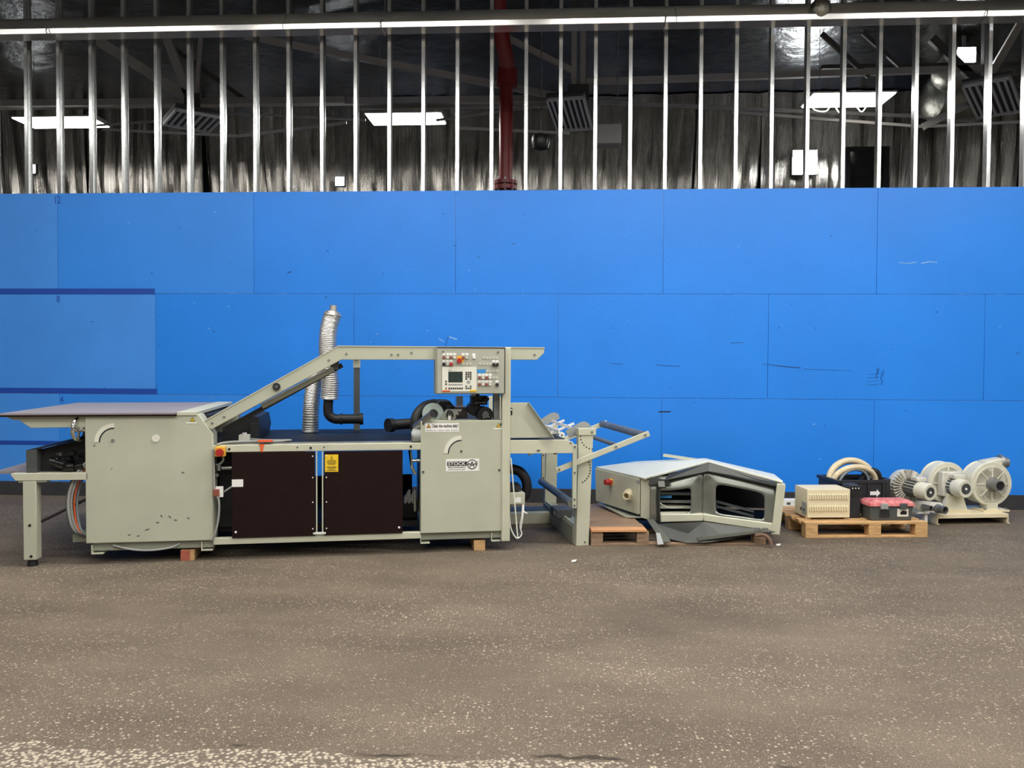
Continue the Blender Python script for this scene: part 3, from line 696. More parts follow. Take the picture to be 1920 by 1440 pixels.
# --- control panel
pu = lambda c: 2.822+(c-130)/1050*.606
pz = lambda c: 1.793-(c-155)/700*.405
cp = S().box(2.822, 3.428, -.055, .16, 1.386, 1.795).o('control_box', beige_dk, M, bev=.004)
S().box(2.836, 3.42, -.062, -.055, 1.392, 1.783).o('panel_face', mat('panel grey', (168, 170, 156), .45, var=.03, vscale=8), cp, bev=.002)
S().box(2.834, 3.424, -.066, -.055, 1.783, 1.79).box(3.42, 3.426, -.066, -.055, 1.392, 1.783).o('panel_shadow_gap', ink, cp)
FY = -.062
def pbox(c0, c1, d0, d1, nm, m, h=.002, parent=None): return S().box(pu(c0), pu(c1), FY-h, FY, pz(d1), pz(d0)).o(nm, m, parent or cp)
def pbtn(c, d, m, r=22, h=.012, nm='push_button'):
    rr = r*.606/1050
    S().cyl((pu(c), FY, pz(d)), (pu(c), FY-h*.5, pz(d)), rr*1.1, n=14).o('button_ring', steel_dull, cp)
    S().cyl((pu(c), FY-h*.5, pz(d)), (pu(c), FY-h, pz(d)), rr, rr*.85, n=14).o(nm, m, cp)
for c in (240, 1068): S().cyl((pu(c), FY, pz(228)), (pu(c), FY-.01, pz(228)), .008, n=10).o('panel_screw', steel, cp)
whitebtn = mat('milky button', (214, 208, 196), .4); palebtn = mat('pale blank plug', (186, 188, 174), .45)
for c, d in ((252, 265), (308, 265), (358, 265), (412, 265), (540, 265), (597, 265), (252, 365), (306, 365), (360, 365), (1000, 367), (1052, 367), (788, 570), (842, 570), (894, 570), (948, 570), (788, 670), (842, 670), (894, 670), (948, 670), (1052, 668), (700, 270)):
    pbox(c-22, c+22, d-17, d+17, 'button_label', white)
for i, c in enumerate((252, 308, 358, 412)): pbtn(c, 316, (redlamp, whitebtn)[i % 2])
pbtn(540, 318, redlamp); pbtn(597, 318, palebtn); pbtn(252, 415, black, 25, .02); pbtn(306, 415, palebtn); pbtn(360, 415, red, 27, .02)
pbtn(1000, 418, black, 24, .025); pbtn(1052, 418, black, 24, .025); pbtn(1052, 718, black, 24, .025)
pbox(682, 722, 290, 330, 'rotary_switch', white, .012)
S().prism([(pu(440), pz(300)), (pu(520), pz(285)), (pu(570), pz(345)), (pu(525), pz(395)), (pu(450), pz(340))], 'y', FY-.001, FY).o('stop_backplate', ambery, cp)
S().cyl((pu(480), FY, pz(362)), (pu(480), FY-.02, pz(362)), .017, n=16).cyl((pu(480), FY-.02, pz(362)), (pu(480), FY-.035, pz(362)), .023, .02, n=18).o('stop_button', red, cp)
for i, c in enumerate((788, 842, 894, 948)):
    pbtn(c, 615, (redlamp, whitebtn)[i % 2]); pbtn(c, 716, (redlamp, whitebtn)[i % 2])
for c, d in ((848, 315), (898, 318), (950, 318), (1002, 315), (1052, 315), (792, 408), (846, 408), (898, 408), (950, 410), (542, 410), (596, 410), (650, 410), (905, 514), (950, 514), (1002, 514), (1052, 514), (1000, 612), (1052, 612)):
    S().cyl((pu(c), FY, pz(d)), (pu(c), FY-.004, pz(d)), .012, n=14).o('blank_plug', palebtn, cp)
S().prism([(pu(742), pz(490)), (pu(890), pz(487)), (pu(868), pz(550)), (pu(755), pz(552))], 'y', FY-.001, FY).o('blue_label', bluelab, cp)
dp = pbox(228, 742, 455, 820, 'display_unit', offwhite, .006)
FY = -.068
pbox(318, 532, 525, 685, 'screen', screen, .001, dp)
pbox(228, 345, 800, 820, 'colour_edge', orange, .001, dp); pbox(640, 742, 795, 820, 'colour_edge', yellow, .001, dp)
pbox(318, 365, 503, 510, 'print_line', greydk, .001, dp)
for c in (587, 620, 652):
    for d in (538, 570, 602): pbox(c-12, c+12, d-11, d+11, 'key', ink, .002, dp)
for c, d in ((587, 633), (652, 633), (587, 742), (652, 742), (587, 772), (620, 772), (652, 772), (285, 670), (285, 710)): pbox(c-12, c+12, d-11, d+11, 'key', ink if d < 720 else greydk, .002, dp)
pbox(273, 297, 762, 785, 'key', redlamp, .002, dp)
for i in range(7): c = 332+i*32; pbox(c-11, c+11, 762, 786, 'key', ink, .002, dp)
pbox(318, 532, 708, 728, 'key_strip', grey, .001, dp)
S().prism([(pu(585), pz(680)), (pu(618), pz(650)), (pu(655), pz(682)), (pu(620), pz(712))], 'y', FY-.001, FY).o('cursor_pad', grey, dp)

# --- glue unit above the cover
S().lathe([(.0, 0), (.092, 0), (.095, .01), (.095, .03), (.06, .035), (.0, .035)], (2.81, .14, 1.205), (.12, -1, .05), 32).o('roller_disc', mat('pale zinc disc', (176, 190, 184), .4, .4), M)
S().lathe([(.0, .03), (.04, .03), (.04, .05), (.0, .05)], (2.81, .14, 1.205), (.12, -1, .05), 20).o('disc_hub', black, M)
S().tube([(2.66, .10, 1.085), (2.795, -.04, 1.212)], .034, 20).o('chrome_pipe', steel, M)
S().cyl((2.794, -.039, 1.211), (2.7975, -.0425, 1.2145), .028, n=18).o('pipe_bore', ink, M)
S().tube(crv([(2.71, .3, .99), (2.675, .26, 1.08), (2.69, .28, 1.18), (2.76, .34, 1.25), (2.85, .4, 1.27)], 6), .055, 16).o('glue_hose', black, M)
S().prism([(2.74, 1.15), (2.74, 1.255), (2.80, 1.295), (2.86, 1.285), (2.88, 1.315), (2.98, 1.31), (3.02, 1.26), (3.06, 1.235), (3.1, 1.15)], 'y', .32, .62).o('glue_housing', black, M, bev=.012)
S().box(2.95, 3.0, .25, .5, 1.15, 1.27).o('hose_clamp', black, M, bev=.01)
S().prism([(2.86, 1.155), (2.93, 1.245), (3.07, 1.245), (3.0, 1.155)], 'y', .1, .13).o('glue_bracket', mat('scuffed grey plate', (146, 148, 136), .5, var=.2, vscale=20), M)
bolts(M, [(3.04, 1.22), (2.96, 1.21), (3.02, 1.19)], .1, .009, black)
S().tube(crv([(2.93, .08, 1.18), (2.945, .07, 1.23), (2.975, .07, 1.22), (2.985, .08, 1.18)], 5), .008, 8).o('cable_loop', black, M)
S().cyl((2.955, .08, 1.155), (2.955, .08, 1.19), .012, n=10).o('fitting', white, M)
S().box(3.02, 3.14, .3, .6, 1.15, 1.25).o('glue_tank', mat('brown grey sludge', (86, 76, 70), .6, var=.3, vscale=20), M)
mo = S().cyl((3.27, .05, 1.2), (3.27, .3, 1.2), .068, n=24).o('motor', blackgl, M)
S().cyl((3.27, .05, 1.2), (3.27, .04, 1.2), .03, n=16).o('motor_cap', greydk, mo); bolts(mo, [(3.27, 1.225), (3.25, 1.17), (3.30, 1.18)], .045, .006)
S().cyl((3.19, .18, 1.24), (3.19, .35, 1.24), .06, n=20).o('gear_wheel', black, M)
S().box(3.16, 3.30, .15, .3, 1.28, 1.36).cyl((3.205, .2, 1.36), (3.205, .2, 1.392), .03, n=14).cyl((3.26, .14, 1.30), (3.30, .14, 1.35), .025, n=12).o('valve_body', black, M)
S().cyl((3.19, .12, 1.30), (3.28, .12, 1.30), .008, n=8).o('bright_rod', chrome, M)
S().box(3.165, 3.195, .15, .3, 1.355, 1.386).o('white_fitting', grey, M)
S().box(3.352, 3.405, .1, .18, 1.15, 1.39).o('inner_column', steel_dull, M)
S().box(3.07, 3.13, .6, .64, 1.2, 1.34).o('rear_bracket', greydk, M)
S().cyl((2.63, .06, 1.02), (2.70, .06, 1.02), .058, n=24).o('roller_end', grey, M)
S().cyl((2.622, .06, 1.02), (2.63, .06, 1.02), .045, n=24).o('roller_end_cap', steel_dull, M)
S().cyl((2.44, .75, 1.06), (2.8, .75, 1.085), .05, n=18).cyl((2.43, .72, 1.06), (2.475, .75, 1.06), .066, n=18).o('suction_pipe', black, M)

# --- delivery end
gp = S().prism([(3.485, .995), (3.485, 1.307), (3.64, 1.307), (3.868, .995)], 'y', .0, .012).o('end_guard', beige, M, bev=.003)
S().slab([(3.64, .0, 1.307), (3.868, .0, .995), (3.868, -.045, .995), (3.64, -.045, 1.307)], .004).o('guard_lip', beige2, gp)
S().box(3.484, 3.5, -.006, 0, 1.2, 1.262).o('guard_slot', ink, gp); S().cyl((3.492, 0, 1.245), (3.492, -.01, 1.245), .006, n=8).o('slot_screw', white, gp)
S().prism([(3.485, .995), (3.485, 1.31), (3.6, 1.31), (3.868, .995)], 'y', 1.36, 1.372).o('end_guard', beige2, M)
for v in (0, 1.36):
    S().prism([(3.485, .857), (3.485, .977), (3.99, .974), (4.05, .955), (4.075, .91), (4.08, .853)], 'y', v, v+.04).o('delivery_rail', beige2, M, bev=.003)
    S().box(4.05, 4.088, v-.006, v+.025, .36, .93).o('drop_bar', beige, M, bev=.003)
    bolts(M, [(4.068, .91), (4.068, .68), (4.068, .44), (4.068, .385)], v-.006, .009, greydk)
bolts(M, [(3.73, .882), (3.745, .882), (4.03, .945)], 0, .008, greydk)
S().box(3.49, 3.99, .05, 1.35, .93, .984).o('delivery_belt', black, M, bev=.01)
S().cyl((4.05, .02, .40), (4.05, 1.37, .40), .036, n=20).o('grey_roller', tubegrey, M)
S().cyl((3.9, .04, .87), (3.9, 1.36, .87), .03, n=16).o('delivery_roller', black, M)
# tilting delivery rack
rk = S().prism([(4.028, 1.036), (4.165, 1.112), (4.205, 1.123), (4.245, 1.108), (4.272, 1.075), (4.27, 1.049), (4.069, .967)], 'y', .2, .206).o('rack_plate', grey, M)
S().prism([(3.959, 1.083), (4.065, 1.148), (4.11, 1.155), (4.15, 1.138), (4.158, 1.092), (4.025, 1.028)], 'y', 1.0, 1.006).o('rack_plate', grey, M)
for v in (.4, .8):
    S().beam((3.93, v, .995), (4.16, v, 1.09), .02, .02).o('rack_slat', white, M)
for u, z in ((3.97, 1.03), (4.08, 1.065)):
    S().beam((u, .2, z), (u, 1.0, z), .012, .03).o('rack_cross_bar', white, M)
for v in (.22, .6): 
    S().lathe([(.0, 0), (.028, 0), (.028, .03), (.0, .03)], (3.995, v, 1.0), (0, -1, 0), 18).o('rack_wheel', white, M)
    S().cyl((3.995, v, 1.0), (3.995, v-.034, 1.0), .008, n=8).o('wheel_pin', greydk, M)
S().tube([(3.8, .3, .99), (4.03, .3, 1.0)], .006, 6).o('rack_rod', greydk, M)
# hose, box and cables behind the post
S().tube(crv([(3.45, .3, .66), (3.53, .28, .685), (3.62, .26, .66), (3.675, .25, .58), (3.68, .25, .48), (3.64, .26, .42), (3.58, .28, .41)], 6), .045, 16).o('black_hose', black, M)
jb = S().box(3.48, 3.628, .05, .2, .40, .50).o('junction_box', beige, M, bev=.004)
S().box(3.54, 3.59, .047, .05, .415, .46).o('box_label', white, jb)
S().box(3.47, 3.6, .1, .3, .51, .56).o('motor_bracket', dark, M)
S().cyl((3.488, -.02, .82), (3.55, -.03, .12), .006, n=8).o('leaning_rod', offwhite, M)
S().tube(crv([(3.61, .06, .4), (3.6, .04, .3), (3.585, .05, .2), (3.60, .05, .13), (3.55, .04, .1), (3.5, .06, .2), (3.49, .08, .38)], 6), .006, 6).o('white_cable', white, M)
S().tube(crv([(3.62, .06, .4), (3.61, .04, .3), (3.59, .05, .16)], 6), .005, 6).o('white_cable', white, M)
S().tube(crv([(3.5, .1, .39), (3.49, .08, .25), (3.51, .06, .13), (3.55, .06, .10), (3.59, .08, .14)], 6), .012, 8).o('green_cable', mat('green grey cable', (70, 82, 72), .5), M)
S().tube(crv([(3.615, .05, .34), (3.63, .03, .325), (3.645, .03, .32)], 4), .006, 6).o('cable_tie', white, M)

def mloc(u, v, z=0):
    c, s = math.cos(MA), math.sin(MA)
    return (MO[0]+u*c-v*s, MO[1]+u*s+v*c, z)
# wood blocks that carry the machine
b1 = thing('wood_block', 'short timber block with red painted end under the feeder cover', 'wood block', mloc(.775, .03), MA, 'timber blocks under the machine')
S().box(-.055, .055, .0, .35, 0, .09).o('block_body', woodL, b1, bev=.003); S().box(-.054, .02, -.003, .0, .001, .089).o('painted_end', woodR, b1)
b2 = thing('wood_block', 'short plain timber block under the laminator cover', 'wood block', mloc(3.22, .03), MA, 'timber blocks under the machine')
S().box(-.05, .05, .0, .35, 0, .09).o('block_body', woodL, b2, bev=.003)

# ================================================================ ROLL STAND
RS = thing('roll_stand', 'beige steel roll stand with tilted arms and long grey roller beside the machine', 'roll stand', mloc(4.17, .08), MA)
def rp(lo, hi, v0, v1, z0, z1):
    """upright leaning slightly along the machine: lo/hi are x ranges at the bottom and the top"""
    return S().hexa([(lo[0], v0, z0), (lo[1], v0, z0), (lo[1], v1, z0), (lo[0], v1, z0)], [(hi[0], v0, z1), (hi[1], v0, z1), (hi[1], v1, z1), (hi[0], v1, z1)])
f_ = rp((-.063, .055), (-.045, .09), 0, .085, .0, 1.01).o('front_post', beige2, RS, bev=.004)
S().box(-.05, .115, -.008, .1, 1.005, 1.068).o('post_cap', beige2, f_, bev=.004)
bolts(f_, [(.075, 1.035)], -.008, .012); bolts(f_, [(.02, .035)], 0, .01)
for i in range(11):
    a = R(-62+i*11); S().cyl((-.07+.135*math.cos(a), -.0005, .70+.135*math.sin(a)), (-.07+.135*math.cos(a), -.003, .70+.135*math.sin(a)), .0065, n=8).o('adjusting_hole', ink, f_)
for i in range(7):
    a = R(182+i*14); S().cyl((.09+.12*math.cos(a), -.0005, 1.0+.12*math.sin(a)), (.09+.12*math.cos(a), -.003, 1.0+.12*math.sin(a)), .006, n=8).o('adjusting_hole', ink, f_)
k_ = rp((-.07, .06), (-.05, .075), 1.36, 1.44, 0, .99).o('rear_post', beige2, RS, bev=.004)
for i in range(6):
    a = R(185+i*15); S().cyl((.08+.12*math.cos(a), 1.36, .9+.12*math.sin(a)), (.08+.12*math.cos(a), 1.357, .9+.12*math.sin(a)), .006, n=8).o('adjusting_hole', ink, k_)
S().box(-.075, .05, .085, 1.36, .0, .16).o('side_beam', beige_dk, RS, bev=.004)
S().box(-.06, -.04, .1, 1.35, .16, .18).o('beam_lip', beige, RS)
S().box(-.62, -.07, 1.05, 1.15, .0, .115).o('cross_beam', beige2, RS, bev=.004)
S().box(-.62, -.07, 1.15, 1.35, .115, .125).o('cross_plate', greydk, RS)
S().box(-.14, .02, .5, .75, .16, .24).o('counterweight', greydk, RS, bev=.004)
S().tube(crv([(-.16, .5, .2), (-.165, .47, .24), (-.16, .45, .2)], 4), .006, 6).o('lifting_ring', steel, RS)
# tilted arms
for v in (-.055, 1.3):
    am = S().beam((-.262, v+.02, .695), (.605, v+.02, 1.02), .02, .05).o('tilted_arm', beige2, RS, bev=.003)
    for u, z in ((-.235, .706), (-.09, .76), (.29, .903), (.565, 1.007)):
        S().cyl((u, v+.01, z), (u, v, z), .011, n=10).o('bolt', steel_dull, am)
S().cyl((.55, -.03, 1.005), (.55, 1.31, 1.005), .035, n=20).o('long_roller', tubegrey, RS)
S().cyl((.3, -.03, .915), (.3, 1.31, .915), .02, n=16).o('tie_tube', tubegrey, RS)

# ================================================================ DARK PALLET
def board(parent, nm, m, x0, x1, y0, y1, z0, z1): return S().box(x0, x1, y0, y1, z0, z1).o(nm, m, parent, bev=.003)
P1 = thing('wooden_pallet', 'weathered dark wooden pallet under the crushed grey housing', 'pallet', (.31, 7.33, 0), R(5.5))
for yb in (.02, .62, 1.2):
    board(P1, 'bottom_board', woodD, 0, 1.61, yb, yb+.1, 0, .02)
    for xb in (.0, .42, 1.5): board(P1, 'block', woodD, xb, xb+.11, yb, yb+.1, .02, .125)
for i in range(9):
    y0 = .0+i*.148; board(P1, 'deck_board', woodO if i == 0 else woodD, 0, .52+random.uniform(-.03, .01), y0, y0+.135, .127, .15)
for i in range(2, 9):
    y0 = .0+i*.148; board(P1, 'deck_board', woodD, .9+random.uniform(-.03, .02), 1.61, y0, y0+.135, .105, .127)

# ================================================================ CRUSHED HOUSING
CH = thing('crushed_housing', 'crushed grey metal machine housing with two rounded windows lying on dark pallet', 'metal housing', (1.2, 7.9, .15))
def W(p): return (p[0]-1.2, p[1]-7.9, p[2]-.15)
def lerp(a, b, t): return tuple(a[i]+(b[i]-a[i])*t for i in range(3))
A0, A1 = (.42, 8.5, .215), (.41, 8.5, .555); B0, B1 = (.83, 7.8, .19), (.83, 7.8, .555)
# left door
lf = S().slab([W(p) for p in (A0, (.80, 7.85, .20), (.80, 7.85, .545), A1)], -.02).o('door_panel', beige2, CH, bev=.004)
d = Vector((.41, -.70, 0)).normalized(); nrm = Vector((-.70, -.41, 0)).normalized()
def onleft(t, z): return Vector(W((A0[0]+(B0[0]-A0[0])*t, A0[1]+(B0[1]-A0[1])*t, z)))
q = onleft(.36, .455); S().box(*[c for k in range(3) for c in ((q+nrm*.012)[k]-.033, (q+nrm*.012)[k]+.033)]).o('switch_base', ambery, lf, bev=.008); S().cyl(q+nrm*.03, q+nrm*.1, .032, .028, n=18).o('switch_knob', red, lf)
q = onleft(.72, .375); S().lathe([(.034, 0), (.034, .02), (.055, .02), (.055, .05), (.03, .055), (.03, .14), (.036, .145), (.036, .15), (.028, .15), (.028, .06), (.0, .06)], q, nrm*1+Vector((.5, -.5, 0)), 24).o('spool_handle', cream, lf)
S().slab([W(p) for p in ((.405, 8.49, .505), (.785, 7.835, .495), (.785, 7.835, .528), (.395, 8.49, .54))], .012).o('door_top_trim', grey, CH)
# corner post
S().hexa([W(p) for p in ((.80, 7.84, .17), (.90, 7.79, .15), (.95, 7.9, .17), (.85, 7.95, .18))], [W(p) for p in ((.80, 7.84, .55), (.92, 7.77, .545), (.97, 7.9, .55), (.85, 7.95, .55))]).o('corner_post', beige2, CH, bev=.006)
# bent bottom sheet
S().slab([W(p) for p in ((.42, 8.5, .20), (.66, 7.92, .165), (.95, 7.8, .185), (1.0, 8.1, .17), (.7, 8.5, .18))], .012).o('bottom_sheet', beige2, CH)
# roof plates, strong overhead light painted in as a whiter colour
roof_lit = mat('roof paint with top light', (222, 224, 210), .4, var=.04, vscale=4)
Rg = (1.42, 7.70, .742); Rb = (1.55, 8.6, .665); Pk = (.86, 8.95, .58)
S().slab([W(p) for p in ((.40, 8.5, .572), (.825, 7.77, .565), Rg, Rb)], .02).o('roof_plate', roof_lit, CH, bev=.004)
S().slab([W(p) for p in ((.40, 8.5, .572), Rb, Pk)], .02).o('roof_plate', roof_lit, CH, bev=.004)
S().slab([W(p) for p in (Rg, (2.07, 7.55, .585), (2.2, 8.35, .54), Rb)], .022).o('roof_plate', roof_lit, CH, bev=.004)
S().beam(W((1.12, 8.62, .69)), W((1.45, 8.5, .655)), .06, .025).o('loose_strip', beige2, CH)
# bent front with two rounded windows
def front(s, t):
    """s 0..2 along the front, t 0..1 upwards"""
    key = [(.0, (.88, 7.74), .165, .565), (.5, (1.12, 7.66), .155, .60), (.92, (1.30, 7.62), .18, .66), (1.12, (1.42, 7.60), .185, .69), (1.6, (1.72, 7.56), .165, .63), (2.0, (2.0, 7.53), .125, .57)]
    for i in range(len(key)-1):
        a, b = key[i], key[i+1]
        if s <= b[0] or i == len(key)-2:
            u = (s-a[0])/(b[0]-a[0]); u = max(0, min(1, u)); break
    x = a[1][0]+(b[1][0]-a[1][0])*u; y = a[1][1]+(b[1][1]-a[1][1])*u
    z0 = a[2]+(b[2]-a[2])*u; z1 = a[3]+(b[3]-a[3])*u
    y += .05*math.exp(-((s-1.02)/.13)**2)*(1 if t < .8 else .4)      # creased between the windows
    y += .14*max(0, t-.72)**1.3*2.2                                  # top rolls back
    return W((x, y, z0+(z1-z0)*t))
def window_bay(s0, s1, w0, w1, b0, b1, rad, nm):
    n = 10; hole = []; out = []
    hx, hz = (w0+w1)/2, (b0+b1)/2; rw, rh = (w1-w0)/2, (b1-b0)/2
    N = 64
    for i in range(N):
        a = 2*PI*i/N+1e-3; c, s = math.cos(a), math.sin(a); e = .28
        hole.append((hx+rw*math.copysign(abs(c)**e, c), hz+rh*math.copysign(abs(s)**e, s)))
        k = 1/max(abs(c)**1.0, abs(s)**1.0)
        ox = hx+((s1-hx) if c > 0 else (hx-s0))*max(-1, min(1, c*k)); oz = hz+((1-hz) if s > 0 else hz)*max(-1, min(1, s*k))
        out.append((ox, oz))
    vs = []; fs = []; K = 6
    for j in range(K+1):
        for i in range(N):
            t = j/K; vs.append(front(hole[i][0]+(out[i][0]-hole[i][0])*t, hole[i][1]+(out[i][1]-hole[i][1])*t))
    for j in range(K):
        for i in range(N): fs.append((j*N+i, j*N+(i+1) % N, (j+1)*N+(i+1) % N, (j+1)*N+i))
    ob = S()._add(vs, fs).o(nm, crgrey, CH)
    md = ob.modifiers.new('sheet', 'SOLIDIFY'); md.thickness = .012; md.offset = 0
    return hole
window_bay(.0, 1.02, .12, .80, .19, .70, .1, 'front_panel')
window_bay(1.02, 2.0, 1.2, 1.86, .17, .73, .1, 'front_panel')
# trims on the front
S().slab([W(p) for p in ((.86, 7.73, .5), (1.05, 7.66, .515), (1.05, 7.66, .56), (.88, 7.74, .575))], .03).o('folded_flap', crdark, CH)
S().beam(W((.955, 7.69, .52)), W((1.01, 7.67, .525)), .03, .05).o('catch_plate', grey, CH)
S().slab([W(p) for p in ((.94, 7.70, .14), (.96, 7.66, .14), (.955, 7.68, .53), (.935, 7.71, .53))], .012).o('hinge_strip', crdark, CH)
# long crumpled strip below the roof
S().slab([W(p) for p in ((1.0, 7.66, .56), (1.40, 7.60, .66), (1.42, 7.66, .735), (1.05, 7.72, .61))], .012).o('crumpled_strip', crdark, CH)
S().slab([W(p) for p in ((1.40, 7.60, .66), (2.0, 7.50, .545), (2.02, 7.56, .57), (1.42, 7.66, .735))], .012).o('crumpled_strip', crdark, CH)
# lower ledges and torn skirt
S().hexa([W(p) for p in ((.97, 7.64, .165), (1.36, 7.60, .19), (1.36, 7.75, .19), (.97, 7.78, .165))], [W(p) for p in ((.97, 7.64, .245), (1.36, 7.60, .26), (1.36, 7.75, .26), (.97, 7.78, .245))]).o('ledge', beige2, CH, bev=.01)
S().hexa([W(p) for p in ((1.36, 7.60, .19), (1.98, 7.50, .125), (1.98, 7.68, .125), (1.36, 7.75, .19))], [W(p) for p in ((1.36, 7.60, .26), (1.98, 7.50, .20), (1.98, 7.68, .20), (1.36, 7.75, .26))]).o('ledge', beige2, CH, bev=.01)
S()._add([W(p) for p in ((.93, 7.62, .155), (1.36, 7.585, .19), (1.99, 7.49, .13), (.98, 7.50, .055), (1.18, 7.42, .025), (1.38, 7.42, .035), (1.55, 7.45, .06), (1.8, 7.48, .11), (1.2, 7.47, .1))],
         [(0, 3, 8), (3, 4, 8), (0, 8, 1), (8, 4, 5), (8, 5, 1), (1, 5, 6), (1, 6, 7), (1, 7, 2)]).o('torn_skirt', crdark, CH, flat=True)
md = bpy.data.objects['torn_skirt'].modifiers.new('sheet', 'SOLIDIFY'); md.thickness = .012
S().slab([W(p) for p in ((.84, 7.66, .19), (.91, 7.62, .185), (1.03, 7.34, .045), (.95, 7.33, .04))], .012).o('torn_flap', crgrey, CH)
S().slab([W(p) for p in ((.90, 7.40, .115), (.935, 7.39, .115), (.96, 7.315, .03), (.905, 7.31, .025))], .01).o('torn_tab', grey, CH)
S().beam(W((1.28, 7.43, .06)), W((1.86, 7.475, .135)), .03, .025).o('bent_flange', crgrey, CH)
for xx in (1.80, 1.87): S().box(*[v for pr in zip(W((xx, 7.46, .13)), W((xx+.05, 7.475, .165))) for v in pr]).o('clip', steel_dull, CH)
S().hexa([W(p) for p in ((1.955, 7.50, .10), (2.03, 7.49, .10), (2.06, 7.62, .1), (1.98, 7.62, .1))], [W(p) for p in ((2.0, 7.49, .565), (2.075, 7.48, .56), (2.1, 7.62, .56), (2.03, 7.62, .56))]).o('end_post', beige2, CH, bev=.004)
S().slab([W(p) for p in ((2.03, 7.6, .12), (2.2, 8.35, .15), (2.2, 8.35, .53), (2.07, 7.6, .57))], .01).o('end_panel', beige, CH)
S().slab([W(p) for p in ((.5, 8.52, .2), (2.2, 8.5, .16), (2.2, 8.5, .5), (.5, 8.52, .55))], .01).o('back_panel', dark, CH)
S().slab([W(p) for p in ((.85, 7.85, .16), (2.0, 7.65, .15), (2.2, 8.4, .16), (.6, 8.45, .18))], .01).o('inner_floor', dark, CH)
# what shows through the windows
for z, m, a, b in ((.40, hosegrey, .93, 1.34), (.37, bluelab, .93, 1.1), (.325, steel_dull, .95, 1.36), (.27, beige2, .93, 1.35)):
    S().beam(W((a, 7.88, z)), W((b, 7.84, z+.01)), .04, .025).o('inner_rail', m, CH)
S().tube(crv([W((.95, 7.80, .36)), W((1.0, 7.78, .31)), W((1.08, 7.79, .28)), W((1.2, 7.80, .285))], 5), .006, 6).o('inner_wire', white, CH)
S().beam(W((1.3, 7.86, .40)), W((1.32, 7.86, .25)), .03, .03).o('inner_rail', white, CH)
for z in (.0, -.045): S().beam(W((1.46, 7.80, .36+z)), W((1.85, 7.72, .27+z)), .04, .02).o('inner_frame', greydk, CH)
S().beam(W((1.5, 7.79, .36)), W((1.5, 7.79, .24)), .03, .03).o('inner_frame', greydk, CH)
# broken board end and bracket at the pallet corner
S().tube(crv([W((1.80, 7.44, .10)), W((1.87, 7.42, .11)), W((1.92, 7.40, .07)), W((1.93, 7.39, .02))], 5), .018, 8).o('bent_bracket', mat('rusty bracket', (110, 84, 70), .7), CH)

# ================================================================ PALE PALLET AND WHAT STANDS ON IT
P2 = thing('wooden_pallet', 'pale block pallet carrying the cream louvred box and red lidded toolbox', 'pallet', (2.365, 7.83, 0), R(6.5))
def l2(u, v, z=0):
    c, s = math.cos(R(6.5)), math.sin(R(6.5)); return (2.365+u*c-v*s, 7.83+u*s+v*c, z)
for yb in (.0, .4, .8):
    board(P2, 'bottom_board', woodL, 0, 1.2, yb, yb+.1, 0, .02)
    for xb in (.0, .62, 1.08): board(P2, 'block', woodL, xb, xb+.12, yb, yb+.1, .02, .11)
for xb in (0, .62, 1.08): board(P2, 'stringer_board', woodL, xb, xb+.12, 0, .9, .11, .128)
for i, y0 in enumerate((0, .15, .32, .49, .66, .8)): board(P2, 'deck_board', woodL, -.005, 1.2, y0, y0+.1, .128, .15)
# cream louvred box
TB = thing('transformer_box', 'cream metal transformer box with two rows of louvres', 'metal box', l2(.285, .14, .15), R(6.5))
S().box(-.212, .212, -.0, .30, .018, .295).o('case', cream, TB, bev=.004)
for xx in (-.19, .19):
    for yy in (.02, .3): S().box(xx-.02, xx+.02, yy, yy+.03, 0, .018).o('foot', cream, TB)
for z in (.195, .08):
    for i in range(16):
        xx = -.185+i*.0245
        S().prism([(0, 0), (-.012, .004), (-.012, .046), (0, .056)], 'x', xx-.008, xx+.004).o('louvre', cream, TB).location = (0, 0, z)
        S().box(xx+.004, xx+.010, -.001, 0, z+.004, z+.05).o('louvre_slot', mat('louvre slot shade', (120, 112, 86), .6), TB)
for yy in (.07, .14): S().cyl((-.2155, yy, .085), (-.219, yy, .085), .013, n=12).o('cable_hole', ink, TB)
S().box(-.2165, -.215, .02, .12, .04, .16).o('side_plate', grey, TB)
# slim black case
BC = thing('power_supply', 'slim upright black electrical case between cream box and crate', 'case', l2(.578, .2, .15), R(6.5))
S().box(-.056, .056, 0, .16, 0, .325).o('case', crateblk, BC, bev=.006); S().box(-.05, .05, -.004, 0, .21, .31).o('top_plate', black, BC)
for xx in (-.03, .0, .03): S().cyl((xx, -.004, .295), (xx, -.008, .295), .006, n=8).o('terminal', white, BC)
# black crate
CR = thing('plastic_crate', 'black ribbed plastic crate holding coiled hoses with white arrow on the front', 'crate', l2(.77, .62, .15), R(10))
pts = [(-.25, -.16), (.25, -.16), (.33, -.09), (.35, .26), (-.25, .26)]
def ringwall(P, z0, z1, t, grow=0):
    s = S(); n = len(P); cx = sum(p[0] for p in P)/n; cy = sum(p[1] for p in P)/n
    inn = [(cx+(p[0]-cx)*(1-t), cy+(p[1]-cy)*(1-t*1.6)) for p in P]; o_ = [(cx+(p[0]-cx)*(1+grow), cy+(p[1]-cy)*(1+grow)) for p in P]
    for i in range(n):
        j = (i+1) % n; s.prism([o_[i], o_[j], inn[j], inn[i]], 'z', z0, z1)
    return s
ringwall(pts, .0, .32, .05).o('crate_wall', crateblk, CR)
ringwall(pts, .305, .335, .06, .05).o('crate_rim', crateblk, CR)
S().prism(pts, 'z', 0, .012).o('crate_bottom', crateblk, CR)
for xx in (-.22, -.12, -.02, .06, .22): S().box(xx-.01, xx+.01, -.175, -.16, .01, .31).o('crate_rib', crateblk, CR)
